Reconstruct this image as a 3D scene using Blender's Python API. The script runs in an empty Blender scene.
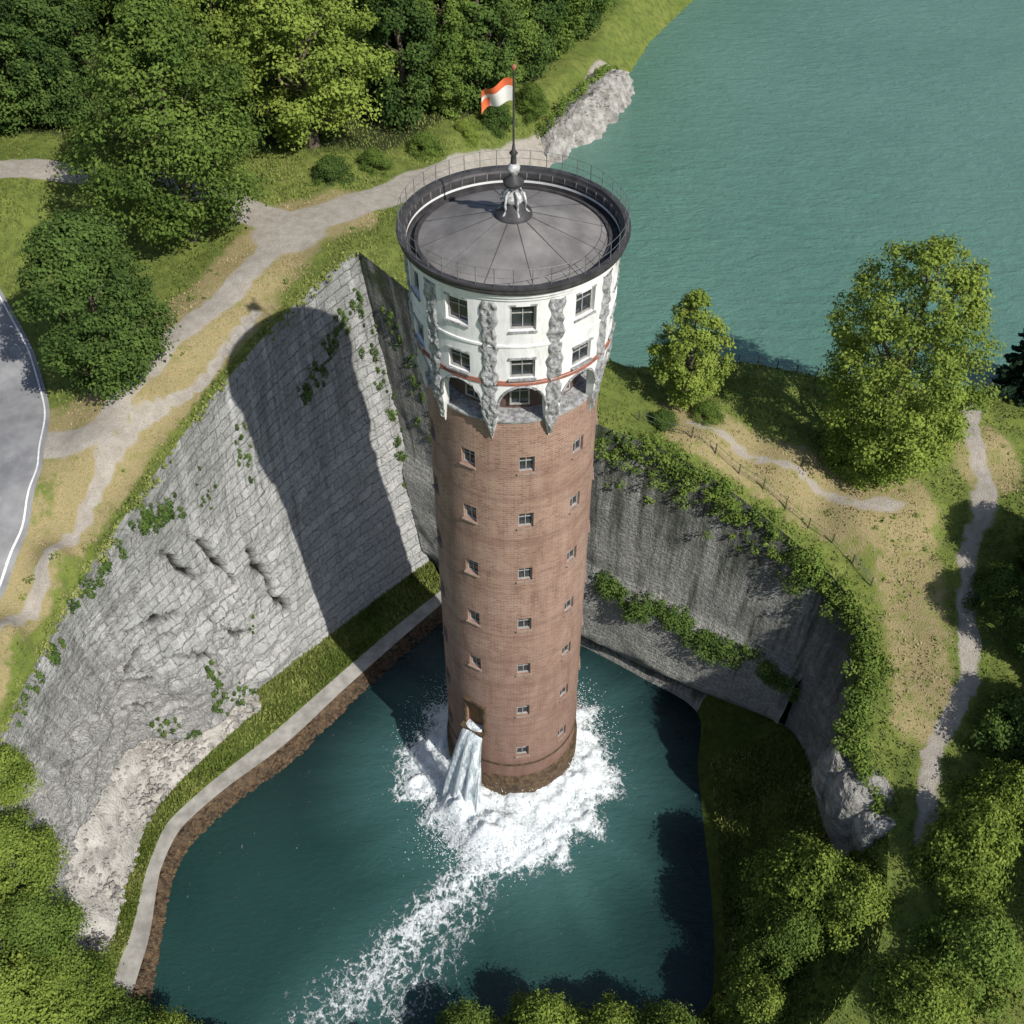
import bpy, math, random
import numpy as np
from mathutils import Vector, Matrix
from mathutils.geometry import delaunay_2d_cdt
from mathutils.kdtree import KDTree
rng=np.random.default_rng(7); random.seed(7)
scene=bpy.context.scene
COL=scene.collection
# ------------------------------------------------------------------ helpers
def link(o,parent=None):
    COL.objects.link(o)
    if parent is not None: o.parent=parent
    return o
def empty(name,loc=(0,0,0)):
    o=bpy.data.objects.new(name,None); o.location=loc; o.empty_display_size=.5
    return link(o)
def mk_mesh(name,V,F,mats=(),mi=None,uv=None,attrs=None,smooth=False):
    V=np.asarray(V,dtype=np.float32); F=np.asarray(F,dtype=np.int32)
    me=bpy.data.meshes.new(name); k=F.shape[1]; n=len(F)
    me.vertices.add(len(V)); me.vertices.foreach_set('co',V.ravel())
    me.loops.add(n*k); me.loops.foreach_set('vertex_index',F.ravel())
    me.polygons.add(n)
    me.polygons.foreach_set('loop_start',np.arange(n,dtype=np.int32)*k)
    me.polygons.foreach_set('loop_total',np.full(n,k,dtype=np.int32))
    if mi is not None: me.polygons.foreach_set('material_index',np.asarray(mi,dtype=np.int32))
    me.polygons.foreach_set('use_smooth',np.full(n,smooth,dtype=bool))
    for m in mats: me.materials.append(m)
    me.update(calc_edges=True)
    if uv is not None:
        l=me.uv_layers.new(name='UVMap'); uv=np.asarray(uv,dtype=np.float32)
        if len(uv)==len(V): uv=uv[F.ravel()]
        l.data.foreach_set('uv',uv.ravel())
    if attrs:
        for a,v in attrs.items():
            at=me.attributes.new(a,'FLOAT','POINT'); at.data.foreach_set('value',np.asarray(v,dtype=np.float32))
    me.validate()
    return me
def mk_obj(name,V,F,mats,parent=None,**k):
    return link(bpy.data.objects.new(name,mk_mesh(name,V,F,mats,**k)),parent)
class MB:
    def __init__(s): s.V=[];s.F=[];s.M=[]
    def add(s,V,F,m=0):
        o=len(s.V); s.V+= [tuple(v) for v in V]; s.F+=[tuple(i+o for i in f) for f in F]; s.M+=[m]*len(F)
    def box(s,c,e,m=0,R=None):
        ex,ey,ez=[a/2 for a in e]; vs=[]
        for z in(-ez,ez):
            for x,y in((-ex,-ey),(ex,-ey),(ex,ey),(-ex,ey)):
                v=Vector((x,y,z))
                if R is not None: v=R@v
                vs.append(v+Vector(c))
        s.add(vs,[(0,3,2,1),(4,5,6,7),(0,1,5,4),(1,2,6,5),(2,3,7,6),(3,0,4,7)],m)
    def tube(s,pts,rad,n=8,m=0):
        pts=[Vector(p) for p in pts]; vs=[]
        for i,p in enumerate(pts):
            d=(pts[min(i+1,len(pts)-1)]-pts[max(i-1,0)]).normalized()
            a=d.orthogonal().normalized(); b=d.cross(a)
            for j in range(n):
                t=2*math.pi*j/n; vs.append(p+(a*math.cos(t)+b*math.sin(t))*rad[i])
        fs=[]
        for i in range(len(pts)-1):
            for j in range(n): fs.append((i*n+j,i*n+(j+1)%n,(i+1)*n+(j+1)%n,(i+1)*n+j))
        s.add(vs,fs,m)
    def lathe(s,prof,n=96,m=0):
        vs=[];fs=[]
        for r,z in prof:
            for j in range(n):
                t=2*math.pi*j/n; vs.append((r*math.sin(t),-r*math.cos(t),z))
        for i in range(len(prof)-1):
            for j in range(n): fs.append((i*n+j,i*n+(j+1)%n,(i+1)*n+(j+1)%n,(i+1)*n+j))
        s.add(vs,fs,m)
    def obj(s,name,mats,parent=None,smooth=False):
        me=bpy.data.meshes.new(name); me.from_pydata(s.V,[],s.F)
        for m in mats: me.materials.append(m)
        me.polygons.foreach_set('material_index',s.M)
        me.polygons.foreach_set('use_smooth',[smooth]*len(s.F)); me.update()
        return link(bpy.data.objects.new(name,me),parent)
def hsh(i,j,k):
    x=np.sin(i*127.1+j*311.7+k*74.7)*43758.5453
    return x-np.floor(x)
def vn(P,s=1.0):
    P=np.asarray(P,dtype=np.float64)*s
    if P.shape[1]==2: P=np.c_[P,np.zeros(len(P))]
    i=np.floor(P); f=P-i; f=f*f*(3-2*f); r=0
    for a in(0,1):
        for b in(0,1):
            for c in(0,1):
                w=(f[:,0] if a else 1-f[:,0])*(f[:,1] if b else 1-f[:,1])*(f[:,2] if c else 1-f[:,2])
                r=r+w*hsh(i[:,0]+a,i[:,1]+b,i[:,2]+c)
    return r
def fbm(P,s=1.0,o=4):
    r=0;a=.5
    for q in range(o): r=r+a*vn(P,s*2**q); a*=.5
    return r/(1-.5**o)
def sstep(a,b,x):
    t=np.clip((x-a)/(b-a),0,1); return t*t*(3-2*t)
def pdist(P,poly,closed=False):
    P=np.asarray(P)[:,:2]; poly=np.asarray(poly,dtype=float)[:,:2]; d=np.full(len(P),1e9)
    n=len(poly)
    for i in range(n if closed else n-1):
        a=poly[i];b=poly[(i+1)%n];ab=b-a;L=max(ab@ab,1e-9)
        t=np.clip(((P-a)@ab)/L,0,1); q=a+t[:,None]*ab
        d=np.minimum(d,np.hypot(P[:,0]-q[:,0],P[:,1]-q[:,1]))
    return d
def inpoly(P,poly):
    P=np.asarray(P); poly=np.asarray(poly,dtype=float); x=P[:,0];y=P[:,1]; r=np.zeros(len(P),bool); n=len(poly)
    for i in range(n):
        x1,y1=poly[i][:2];x2,y2=poly[(i+1)%n][:2]
        if y1==y2: continue
        c=((y1>y)!=(y2>y))&(x<(x2-x1)*(y-y1)/(y2-y1)+x1); r^=c
    return r
# ------------------------------------------------------------------ node helpers
def mat(name):
    m=bpy.data.materials.new(name); m.use_nodes=True; nt=m.node_tree; nt.nodes.clear()
    return m,NT(nt)
class NT:
    def __init__(s,nt): s.nt=nt
    def n(s,t,**k):
        nd=s.nt.nodes.new(t)
        for a,v in k.items():
            if a.startswith('i_'): s.set(nd.inputs[a[2:].replace('_',' ')],v)
            else: setattr(nd,a,v)
        return nd
    def set(s,inp,v):
        if isinstance(v,bpy.types.NodeSocket): s.nt.links.new(v,inp)
        else:
            if isinstance(v,tuple) and len(v)==3 and inp.type=='RGBA': v=v+(1,)
            inp.default_value=v
    def noise(s,vec,scale,detail=4,rough=.55,dist=0):
        nd=s.n('ShaderNodeTexNoise'); s.set(nd.inputs['Vector'],vec); s.set(nd.inputs['Scale'],scale)
        s.set(nd.inputs['Detail'],detail); s.set(nd.inputs['Roughness'],rough); s.set(nd.inputs['Distortion'],dist); return nd.outputs[0]
    def mul(s,vec,sc,off=(0,0,0)):
        nd=s.n('ShaderNodeMapping'); s.set(nd.inputs['Vector'],vec); s.set(nd.inputs['Scale'],sc); s.set(nd.inputs['Location'],off); return nd.outputs[0]
    def rng(s,v,a,b,c=0.,d=1.,smooth=False):
        nd=s.n('ShaderNodeMapRange')
        if smooth: nd.interpolation_type='SMOOTHSTEP'
        for k,x in zip(('Value','From Min','From Max','To Min','To Max'),(v,a,b,c,d)): s.set(nd.inputs[k],x)
        return nd.outputs[0]
    def m(s,op,a,b=0.,c=0.):
        nd=s.n('ShaderNodeMath',operation=op); s.set(nd.inputs[0],a); s.set(nd.inputs[1],b); s.set(nd.inputs[2],c); return nd.outputs[0]
    def mix(s,f,a,b,bt='MIX'):
        nd=s.n('ShaderNodeMix',data_type='RGBA',blend_type=bt); s.set(nd.inputs[0],f); s.set(nd.inputs[6],a); s.set(nd.inputs[7],b); return nd.outputs[2]
    def attr(s,n): return s.n('ShaderNodeAttribute',attribute_name=n).outputs['Fac']
    def pos(s): return s.n('ShaderNodeNewGeometry').outputs['Position']
    def uv(s): return s.n('ShaderNodeTexCoord').outputs['UV']
    def bump(s,h,strength=.5,dist=.1,normal=None):
        nd=s.n('ShaderNodeBump'); s.set(nd.inputs['Height'],h); s.set(nd.inputs['Strength'],strength); s.set(nd.inputs['Distance'],dist)
        if normal is not None: s.set(nd.inputs['Normal'],normal)
        return nd.outputs[0]
    def bsdf(s,col,rough=.8,normal=None,spec=.3,metal=0.):
        nd=s.n('ShaderNodeBsdfPrincipled'); s.set(nd.inputs['Base Color'],col); s.set(nd.inputs['Roughness'],rough)
        s.set(nd.inputs['Specular IOR Level'],spec); s.set(nd.inputs['Metallic'],metal)
        if normal is not None: s.set(nd.inputs['Normal'],normal)
        return nd.outputs[0]
    def out(s,sh):
        o=s.n('ShaderNodeOutputMaterial'); s.nt.links.new(sh,o.inputs['Surface'])
def simple(name,c1,c2=None,scale=3,rough=.7,bump=.3,bd=.03,spec=.3,metal=0.,bscale=None):
    m,t=mat(name); p=t.pos(); c2=c2 or tuple(x*.7 for x in c1)
    n=t.noise(p,scale,4,.62)
    col=t.mix(t.rng(n,.35,.65),c1,c2)
    nb=t.noise(p,bscale or scale*4,3,.65)
    t.out(t.bsdf(col,rough,t.bump(nb,bump,bd),spec,metal)); return m
# ------------------------------------------------------------------ materials
def m_ground():
    m,t=mat('meadow_ground'); p=t.pos()
    n1=t.noise(p,.16,3,.6); n2=t.noise(p,1.3,4,.65); n3=t.noise(p,9,3,.7)
    g=t.mix(t.rng(n1,.35,.65),(.100,.155,.022),(.185,.22,.045))
    g=t.mix(t.rng(n2,.42,.66),g,(.065,.10,.018))
    g=t.mix(t.m('MULTIPLY',t.rng(n3,.4,.7),.5),g,(.25,.255,.10))
    dn=t.m('ADD',t.attr('dry'),t.m('MULTIPLY',t.m('SUBTRACT',n2,.5),1.6))
    dry=t.mix(t.rng(n3,.35,.65),(.39,.31,.17),(.26,.225,.10))
    g=t.mix(t.rng(dn,.25,.85,smooth=True),g,dry)
    pn=t.m('ADD',t.attr('path'),t.m('ADD',t.m('MULTIPLY',t.m('SUBTRACT',n2,.5),.6),t.m('MULTIPLY',t.m('SUBTRACT',n3,.5),.5)))
    dirt=t.mix(t.rng(n2,.35,.65),(.45,.41,.36),(.34,.305,.255))
    dirt=t.mix(t.m('MULTIPLY',t.rng(n3,.45,.7),.6),dirt,(.25,.22,.17))
    g=t.mix(t.rng(pn,.38,.68,smooth=True),g,dirt)
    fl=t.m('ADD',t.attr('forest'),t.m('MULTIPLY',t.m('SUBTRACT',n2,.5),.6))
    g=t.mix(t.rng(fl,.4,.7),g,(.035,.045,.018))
    t.out(t.bsdf(g,.95,t.bump(n3,.8,.16),.1)); return m
def m_grassbank(name='bank_grass',dark=1.):
    m,t=mat(name); p=t.pos(); n1=t.noise(p,.4,3,.6); n2=t.noise(p,2.2,4,.7); n3=t.noise(p,14,2,.6)
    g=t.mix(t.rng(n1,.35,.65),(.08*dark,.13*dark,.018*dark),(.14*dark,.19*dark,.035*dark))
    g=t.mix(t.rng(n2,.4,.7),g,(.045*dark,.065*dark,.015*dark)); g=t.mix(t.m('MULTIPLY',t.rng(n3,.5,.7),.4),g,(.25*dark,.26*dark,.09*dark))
    t.out(t.bsdf(g,.95,t.bump(n3,.8,.15),.1)); return m
def m_stone(name,bw=1.15,bh=.5,stain=.5,tint=(1,1,1),ms=.028,mb_=.72):
    m,t=mat(name); uv=t.uv(); p=t.pos()
    nc=t.n('ShaderNodeTexNoise',i_Vector=p,i_Scale=.9,i_Detail=3.).outputs['Color']
    vm=t.n('ShaderNodeVectorMath',operation='MULTIPLY_ADD'); t.set(vm.inputs[0],nc); t.set(vm.inputs[1],(.6,.34,0)); t.set(vm.inputs[2],uv)
    b=t.n('ShaderNodeTexBrick',offset=.5); t.set(b.inputs['Vector'],vm.outputs[0]); t.set(b.inputs['Scale'],1.)
    T=lambda c:tuple(c[i]*tint[i] for i in range(3))
    t.set(b.inputs['Color1'],T((.53,.525,.505))); t.set(b.inputs['Color2'],T((.36,.365,.355))); t.set(b.inputs['Mortar'],T((.20,.20,.19)))
    t.set(b.inputs['Mortar Size'],ms); t.set(b.inputs['Mortar Smooth'],.5); t.set(b.inputs['Brick Width'],bw); t.set(b.inputs['Row Height'],bh); t.set(b.inputs['Bias'],-.05)
    n2=t.noise(p,.35,5,.68); n3=t.noise(p,3.2,4,.72)
    c=t.mix(t.rng(n2,.38,.68,0,.6),b.outputs['Color'],T((.35,.35,.34)))
    c=t.mix(t.rng(n3,.44,.72,0,.65),c,T((.58,.575,.55)))
    c=t.mix(t.rng(n3,.47,.3,0,.6),c,T((.18,.18,.175)))
    rk=t.attr('rock'); rkn=t.rng(t.m('ADD',rk,t.m('MULTIPLY',t.m('SUBTRACT',n2,.5),1.4)),.4,.6)
    vp=t.n('ShaderNodeVectorMath',operation='MULTIPLY_ADD'); t.set(vp.inputs[0],nc); t.set(vp.inputs[1],(2.2,2.2,1.2)); t.set(vp.inputs[2],p)
    cr=t.noise(t.mul(vp.outputs[0],(.45,.45,1.9)),1.,5,.75,.3)
    crack=t.rng(t.m('ABSOLUTE',t.m('SUBTRACT',cr,.5)),0,.018)
    rc=t.mix(t.rng(cr,.35,.65),T((.48,.47,.445)),T((.27,.265,.255))); rc=t.mix(t.rng(n3,.45,.7,0,.6),rc,T((.55,.54,.51))); rc=t.mix(t.rng(crack,0,1,.75,0),rc,(.06,.06,.055))
    c=t.mix(rkn,c,rc)
    st=t.noise(t.mul(uv,(.9,.07,1)),1.,4,.7); hg=t.attr('hgt')
    sf=t.m('MULTIPLY',t.rng(t.m('ADD',st,t.m('MULTIPLY',hg,.32)),.58,.86,smooth=True),stain)
    c=t.mix(sf,c,(.045,.052,.038))
    c=t.mix(t.attr('gash'),c,(.015,.015,.014))
    mo=t.rng(t.m('ADD',n2,t.attr('moss_shade')),mb_,mb_+.14,0,.8)
    c=t.mix(mo,c,(.055,.085,.022))
    h=t.m('MULTIPLY_ADD',t.m('SUBTRACT',1.,b.outputs['Fac']),t.m('SUBTRACT',1.3,rkn),t.m('MULTIPLY',n3,2.))
    h=t.m('ADD',h,t.m('MULTIPLY',t.m('MULTIPLY',cr,rkn),3.))
    t.out(t.bsdf(c,.9,t.bump(h,1.,.2),.2)); return m
def m_brick():
    m,t=mat('tower_brick'); uv=t.uv(); p=t.pos()
    b=t.n('ShaderNodeTexBrick'); t.set(b.inputs['Vector'],uv); t.set(b.inputs['Scale'],1.)
    t.set(b.inputs['Color1'],(.37,.218,.158)); t.set(b.inputs['Color2'],(.225,.125,.09)); t.set(b.inputs['Mortar'],(.37,.30,.245))
    t.set(b.inputs['Mortar Size'],.022); t.set(b.inputs['Brick Width'],.44); t.set(b.inputs['Row Height'],.17); t.set(b.inputs['Bias'],-.1)
    n=t.noise(p,.35,4,.6); n2=t.noise(t.mul(p,(1,1,.25)),1.4,5,.7)
    c=t.mix(t.rng(n,.35,.7,0,.5),b.outputs['Color'],(.21,.12,.085)); c=t.mix(t.rng(n2,.45,.75,0,.6),c,(.42,.30,.235))
    c=t.mix(t.rng(n2,.45,.25,0,.6),c,(.13,.075,.055))
    z=t.n('ShaderNodeSeparateXYZ',i_Vector=p).outputs[2]
    bands=t.noise(t.mul(p,(.02,.02,.9)),1.,4,.7); c=t.mix(t.rng(bands,.5,.65,0,.5),c,(.18,.10,.075))
    c=t.mix(t.rng(t.m('MULTIPLY_ADD',n2,8.,z),8.,24.,.45,0.),c,(.15,.08,.055))
    wet=t.rng(t.m('MULTIPLY_ADD',n,3.,z),1.5,7.,.75,0.); c=t.mix(wet,c,(.11,.05,.03))
    t.out(t.bsdf(c,t.rng(wet,0,.7,.85,.4),t.bump(t.m('SUBTRACT',n2,b.outputs['Fac']),.5,.05),.25)); return m
def m_plaster():
    m,t=mat('white_plaster'); p=t.pos(); n=t.noise(t.mul(p,(1,1,.3)),1.6,5,.7); n2=t.noise(p,.6,3,.6)
    c=t.mix(t.rng(n,.48,.72,0,.65),(.76,.755,.74),(.44,.435,.42)); c=t.mix(t.rng(n2,.5,.8,0,.35),c,(.60,.57,.52))
    t.out(t.bsdf(c,.75,t.bump(n,.35,.05),.3)); return m
def m_leaf(name,dk,lt,tr=.3):
    m,t=mat(name); v=t.attr('var'); r=t.n('ShaderNodeObjectInfo').outputs['Random']
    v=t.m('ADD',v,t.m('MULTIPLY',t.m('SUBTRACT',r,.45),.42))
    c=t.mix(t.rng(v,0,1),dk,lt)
    d=t.n('ShaderNodeBsdfDiffuse'); t.set(d.inputs['Color'],c)
    if tr<=0: t.out(d.outputs[0]); return m
    tl=t.n('ShaderNodeBsdfTranslucent'); t.set(tl.inputs['Color'],t.mix(.5,c,(.24,.31,.05)))
    mx=t.n('ShaderNodeMixShader'); t.set(mx.inputs[0],tr); t.nt.links.new(d.outputs[0],mx.inputs[1]); t.nt.links.new(tl.outputs[0],mx.inputs[2])
    t.out(mx.outputs[0]); return m
def m_water(name,col,col2,bs=1.2,rough=.12,foam=False,bstr=.5):
    m,t=mat(name); p=t.pos()
    n=t.noise(p,.05,3,.5); c=t.mix(t.rng(n,.35,.65),col,col2)
    w=t.noise(t.mul(p,(bs,bs*1.8,1)),1.,4,.65,.4)
    if foam:
        f=t.attr('foam')
        c=t.mix(t.attr('wall_shade'),c,(.004,.012,.014))  # water colour darkened by the painted wall shade mask
        s1=t.noise(t.mul(p,(1.,.6,1)),1.9,6,.74,1.6); s2=t.noise(p,7,4,.7,.6)
        v=t.n('ShaderNodeTexVoronoi',feature='DISTANCE_TO_EDGE'); vp=t.n('ShaderNodeVectorMath',operation='MULTIPLY_ADD')
        t.set(vp.inputs[0],t.n('ShaderNodeTexNoise',i_Vector=p,i_Scale=1.2,i_Detail=3.).outputs['Color']); t.set(vp.inputs[1],(1.6,1.6,0)); t.set(vp.inputs[2],p)
        t.set(v.inputs['Vector'],vp.outputs[0]); t.set(v.inputs['Scale'],1.1)
        th=t.m('ADD',t.m('MULTIPLY',s1,.7),t.m('MULTIPLY',s2,.3))
        lace=t.rng(v.outputs['Distance'],0,.22,.2,-.12)
        k=t.m('ADD',t.m('ADD',f,t.m('MULTIPLY',t.m('SUBTRACT',th,.5),2.6)),lace)
        fac=t.rng(k,.42,.9,smooth=True)
        c=t.mix(t.rng(t.attr('halo'),0,1,0,.5),c,(.07,.17,.165))
        fc=t.mix(t.rng(s2,.3,.6),(.50,.60,.64),(.88,.90,.90))
        c=t.mix(fac,c,fc); rr=t.rng(fac,0,1,rough,.7)
        h=t.m('ADD',w,t.m('MULTIPLY',t.m('MULTIPLY',t.m('ADD',s1,t.m('MULTIPLY',s2,.6)),fac),2.))
        t.out(t.bsdf(c,rr,t.bump(h,bstr,.28),.3)); return m
    rip=t.noise(t.mul(p,(.35,.8,1)),1.,4,.7,.6); c=t.mix(t.rng(rip,.4,.66,0,.35),c,tuple(x*1.3 for x in col2))
    t.out(t.bsdf(c,rough,t.bump(t.m('ADD',w,t.m('MULTIPLY',rip,1.2)),bstr,.3),.4)); return m
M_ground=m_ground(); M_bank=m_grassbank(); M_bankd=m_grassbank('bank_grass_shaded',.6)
M_stoneL=m_stone('retaining_wall_stone',1.5,.62,stain=.42,tint=(1.06,1.06,1.06),ms=.03)
M_stoneR=m_stone('weathered_wall_stone',.75,.34,stain=.85,tint=(.70,.70,.67),ms=.022,mb_=.66)
M_brick=m_brick(); M_plaster=m_plaster()
M_orn=simple('carved_stone',(.52,.52,.515),(.19,.19,.195),3.6,.85,1.,.1)
M_niche=simple('shaded_niche_brick',(.16,.10,.08),(.09,.06,.05),3)  # brick colour darkened to paint in the shade inside the gallery
M_dark=simple('dark_roof_metal',(.065,.062,.062),(.033,.032,.033),2,.55,.3,.02,.3)
M_roof=simple('roof_felt',(.235,.222,.212),(.135,.127,.122),.5,.85,.5,.03,.15,bscale=7)
M_seam=simple('roof_seam',(.08,.08,.08),None,2,.5)
M_red=simple('red_trim',(.36,.13,.08),(.22,.09,.06),3)
M_frame=simple('window_frame',(.40,.39,.37),(.26,.25,.24),4)
M_sill=simple('window_sill_stone',(.34,.26,.21),(.22,.155,.12),4)
M_glass=simple('window_glass',(.018,.022,.026),(.045,.052,.06),.9,.08,.15,.01,.8)
M_wood=simple('door_wood',(.26,.14,.06),(.15,.08,.035),3)
M_conc=simple('path_concrete',(.38,.365,.33),(.23,.22,.195),.9,.9,.5,.05)
M_grav=simple('pale_gravel',(.52,.495,.45),(.30,.285,.255),.55,.95,1.,.2,bscale=5)
M_brown=simple('brown_shore_stones',(.13,.085,.045),(.04,.028,.018),2.2,.7,1.,.2,bscale=3)
M_bed=simple('pool_bed',(.03,.04,.035),None,1)
M_bark=simple('bark',(.14,.11,.08),(.08,.065,.045),3,.9,.8,.05)
M_asph=simple('asphalt',(.27,.27,.27),(.18,.18,.185),.6,.9,.4,.02,bscale=20)
M_line=simple('road_paint',(.78,.78,.76),(.55,.55,.53),5)
M_lake=m_water('lake_water',(.075,.165,.128),(.092,.188,.148),.9,.17,bstr=.7)
M_pool=m_water('pool_water',(.012,.040,.036),(.022,.062,.054),1.1,.12,foam=True,bstr=.5)
M_lfA=m_leaf('leaves_linden',(.045,.083,.02),(.185,.262,.055),.24)
M_lfB=m_leaf('leaves_bright',(.075,.125,.024),(.28,.35,.07),.28)
M_lfD=m_leaf('leaves_dark',(.026,.054,.018),(.110,.172,.042),.2)
M_lfC=m_leaf('needles',(.010,.024,.015),(.04,.07,.035),0)
M_gr=m_leaf('grass_blades',(.075,.11,.02),(.26,.28,.085),0)
M_dg=m_leaf('dry_grass_blades',(.24,.20,.09),(.45,.37,.21),0)
# ------------------------------------------------------------------ pit stations (world metres)
# rows: rim, wall foot, slope toe, grass/path seam, kerb, water edge
S=[
[(-34,-22.5,13.5),(-32.5,-22.2,5),(-28.8,-20.5,1.3),(-27.5,-19.6,1),(-26.0,-20,.9),(-25.3,-20.6,0)],
[(-33.6,-16.3,15.5),(-31.9,-15.9,5),(-28.2,-16.6,1.2),(-27.1,-16.1,1),(-25.8,-16.4,.9),(-25.4,-16.4,0)],
[(-32.9,-10.8,17.5),(-31.0,-8.9,6),(-28.2,-12.0,1.2),(-27.1,-11.6,1),(-26.1,-11.6,.9),(-25.6,-11.8,0)],
[(-29.7,-1.5,21),(-29.0,-2.5,4.5),(-27.6,-7.0,1.2),(-26.4,-7.7,1),(-25.3,-8.1,.9),(-24.7,-8.6,0)],
[(-25.4,5.7,24.5),(-25.3,-.6,2.4),(-25.0,-2.6,1.2),(-23.8,-4.2,1),(-22.7,-4.8,.9),(-22.1,-5.3,0)],
[(-22.3,12.6,26),(-21.5,4.2,1.5),(-20.8,2.9,1.2),(-19.7,.3,1),(-18.4,-.5,.9),(-17.7,-.9,0)],
[(-18.6,19.3,27.5),(-16.5,9.6,1.5),(-16.0,8.7,1.2),(-14.9,6.2,1),(-13.9,5.3,.9),(-13.3,4.9,0)],
[(-15.6,23.9,28.5),(-11.5,15,1.5),(-11.2,14.0,1.2),(-10.1,11.9,1),(-9.3,10.9,.9),(-8.8,10.5,0)],
[(-12.5,27.4,29.5),(-7.4,19.2,1.5),(-7.2,18.3,1.2),(-6.1,16.3,1),(-5.3,15.6,.9),(-4.8,15.3,0)],
[(-2.8,18.2,27.2),(-1,14.6,1),(-.95,14.5,.8),(-.9,14.4,.6),(-.85,14.3,.3),(-.8,14.2,0)],
[(6.7,10.8,25),(6.6,10.3,1),(6.58,10.25,.8),(6.56,10.2,.6),(6.53,10.15,.3),(6.5,10.1,0)],
[(12.4,9.6,23),(11.4,7.2,1),(11.38,7.1,.8),(11.35,7.0,.6),(11.3,6.9,.3),(11.2,6.8,0)],
[(18.3,6.9,20),(16.4,4.2,1.2),(16.2,4.0,1),(16,3.8,.7),(15.8,3.6,.3),(15.5,3.2,0)],
[(23.8,2.2,17.3),(21.8,-.2,3),(19.5,-1.2,2),(17.5,-1.6,1.2),(16,-1.8,.6),(15,-2,0)],
[(25.4,-2.5,16),(22.6,-4.0,4.5),(19.3,-4.8,2.5),(17.2,-5.2,1.4),(15.8,-5.5,.6),(14.9,-5.5,0)],
[(24.2,-6.6,15),(22.2,-7.6,6),(18.6,-8.8,3.2),(16.8,-9,1.7),(15.6,-9.2,.7),(14.8,-9.5,0)],
[(23.2,-9.8,14),(21.8,-10.8,7.5),(18.4,-12,3.8),(16.5,-12.4,1.8),(15.4,-12.8,.7),(14.7,-13.4,0)],
[(24.9,-13.2,12.6),(22.2,-14.8,8),(18.4,-16,4),(16.3,-16.4,1.9),(15.1,-16.8,.7),(14.4,-17.2,0)],
[(22.5,-22,10),(19,-20.8,5.5),(17,-20.2,3),(15.5,-20,1.5),(14.5,-20.3,.6),(13.5,-21,0)],
[(12,-30,8),(10.5,-28,4.5),(9.6,-26.6,2.5),(9,-25.8,1.4),(8.4,-25.2,.6),(8,-24.7,0)],
[(-4,-33,8),(-4,-30,4.5),(-4,-28.4,2.5),(-4,-27.5,1.4),(-4,-27,.6),(-4,-26.5,0)],
[(-20,-33,9),(-19.6,-30,4.5),(-19.3,-28.6,2.5),(-19.1,-28,1.4),(-19,-27.5,.6),(-19,-27,0)],
[(-31,-30,12),(-29.5,-27.5,5),(-28,-26,1.8),(-27,-25.6,1.1),(-26.2,-25.2,.9),(-25.5,-24.8,0)],
]
for st in S:
    e=np.array(st[5],float); c=np.array([-3,-5]); d=c-e[:2]; d/=np.linalg.norm(d)
    st.append((e[0]+d[0]*1.5,e[1]+d[1]*1.5,-4))
S=np.array(S,float); NS=len(S)
CORN={8,10,17}
def station(s):
    s=s%NS; i=int(math.floor(s)); f=s-i
    p1=S[i];p2=S[(i+1)%NS]; p0=S[(i-1)%NS] if i not in CORN else 2*p1-p2; p3=S[(i+2)%NS] if (i+1)%NS not in CORN else 2*p2-p1
    m1=(p2-p0)*.5; m2=(p3-p1)*.5
    L=np.linalg.norm((p2-p1)[:, :2],axis=1).mean()
    for m_ in(m1,m2):
        l=np.linalg.norm(m_[0])
        if l>L*1.3: m_*=L*1.3/l
    h00=2*f**3-3*f**2+1;h10=f**3-2*f**2+f;h01=-2*f**3+3*f**2;h11=f**3-f**2
    return h00*p1+h10*m1+h01*p2+h11*m2
def svals(a,b,step=.35):
    out=[a]
    for i in range(a,b):
        L=np.linalg.norm((S[(i+1)%NS]-S[i%NS])[0,:2]); L=max(L,np.linalg.norm((S[(i+1)%NS]-S[i%NS])[1,:2])); n=max(2,int(L/step))
        out+=[i+(k+1)/n for k in range(n)]
    return out
RIM=np.array([station(s)[0] for s in svals(0,NS,.5)[:-1]])
EDGE=np.array([station(s)[5] for s in svals(0,NS,.7)[:-1]])
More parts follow.
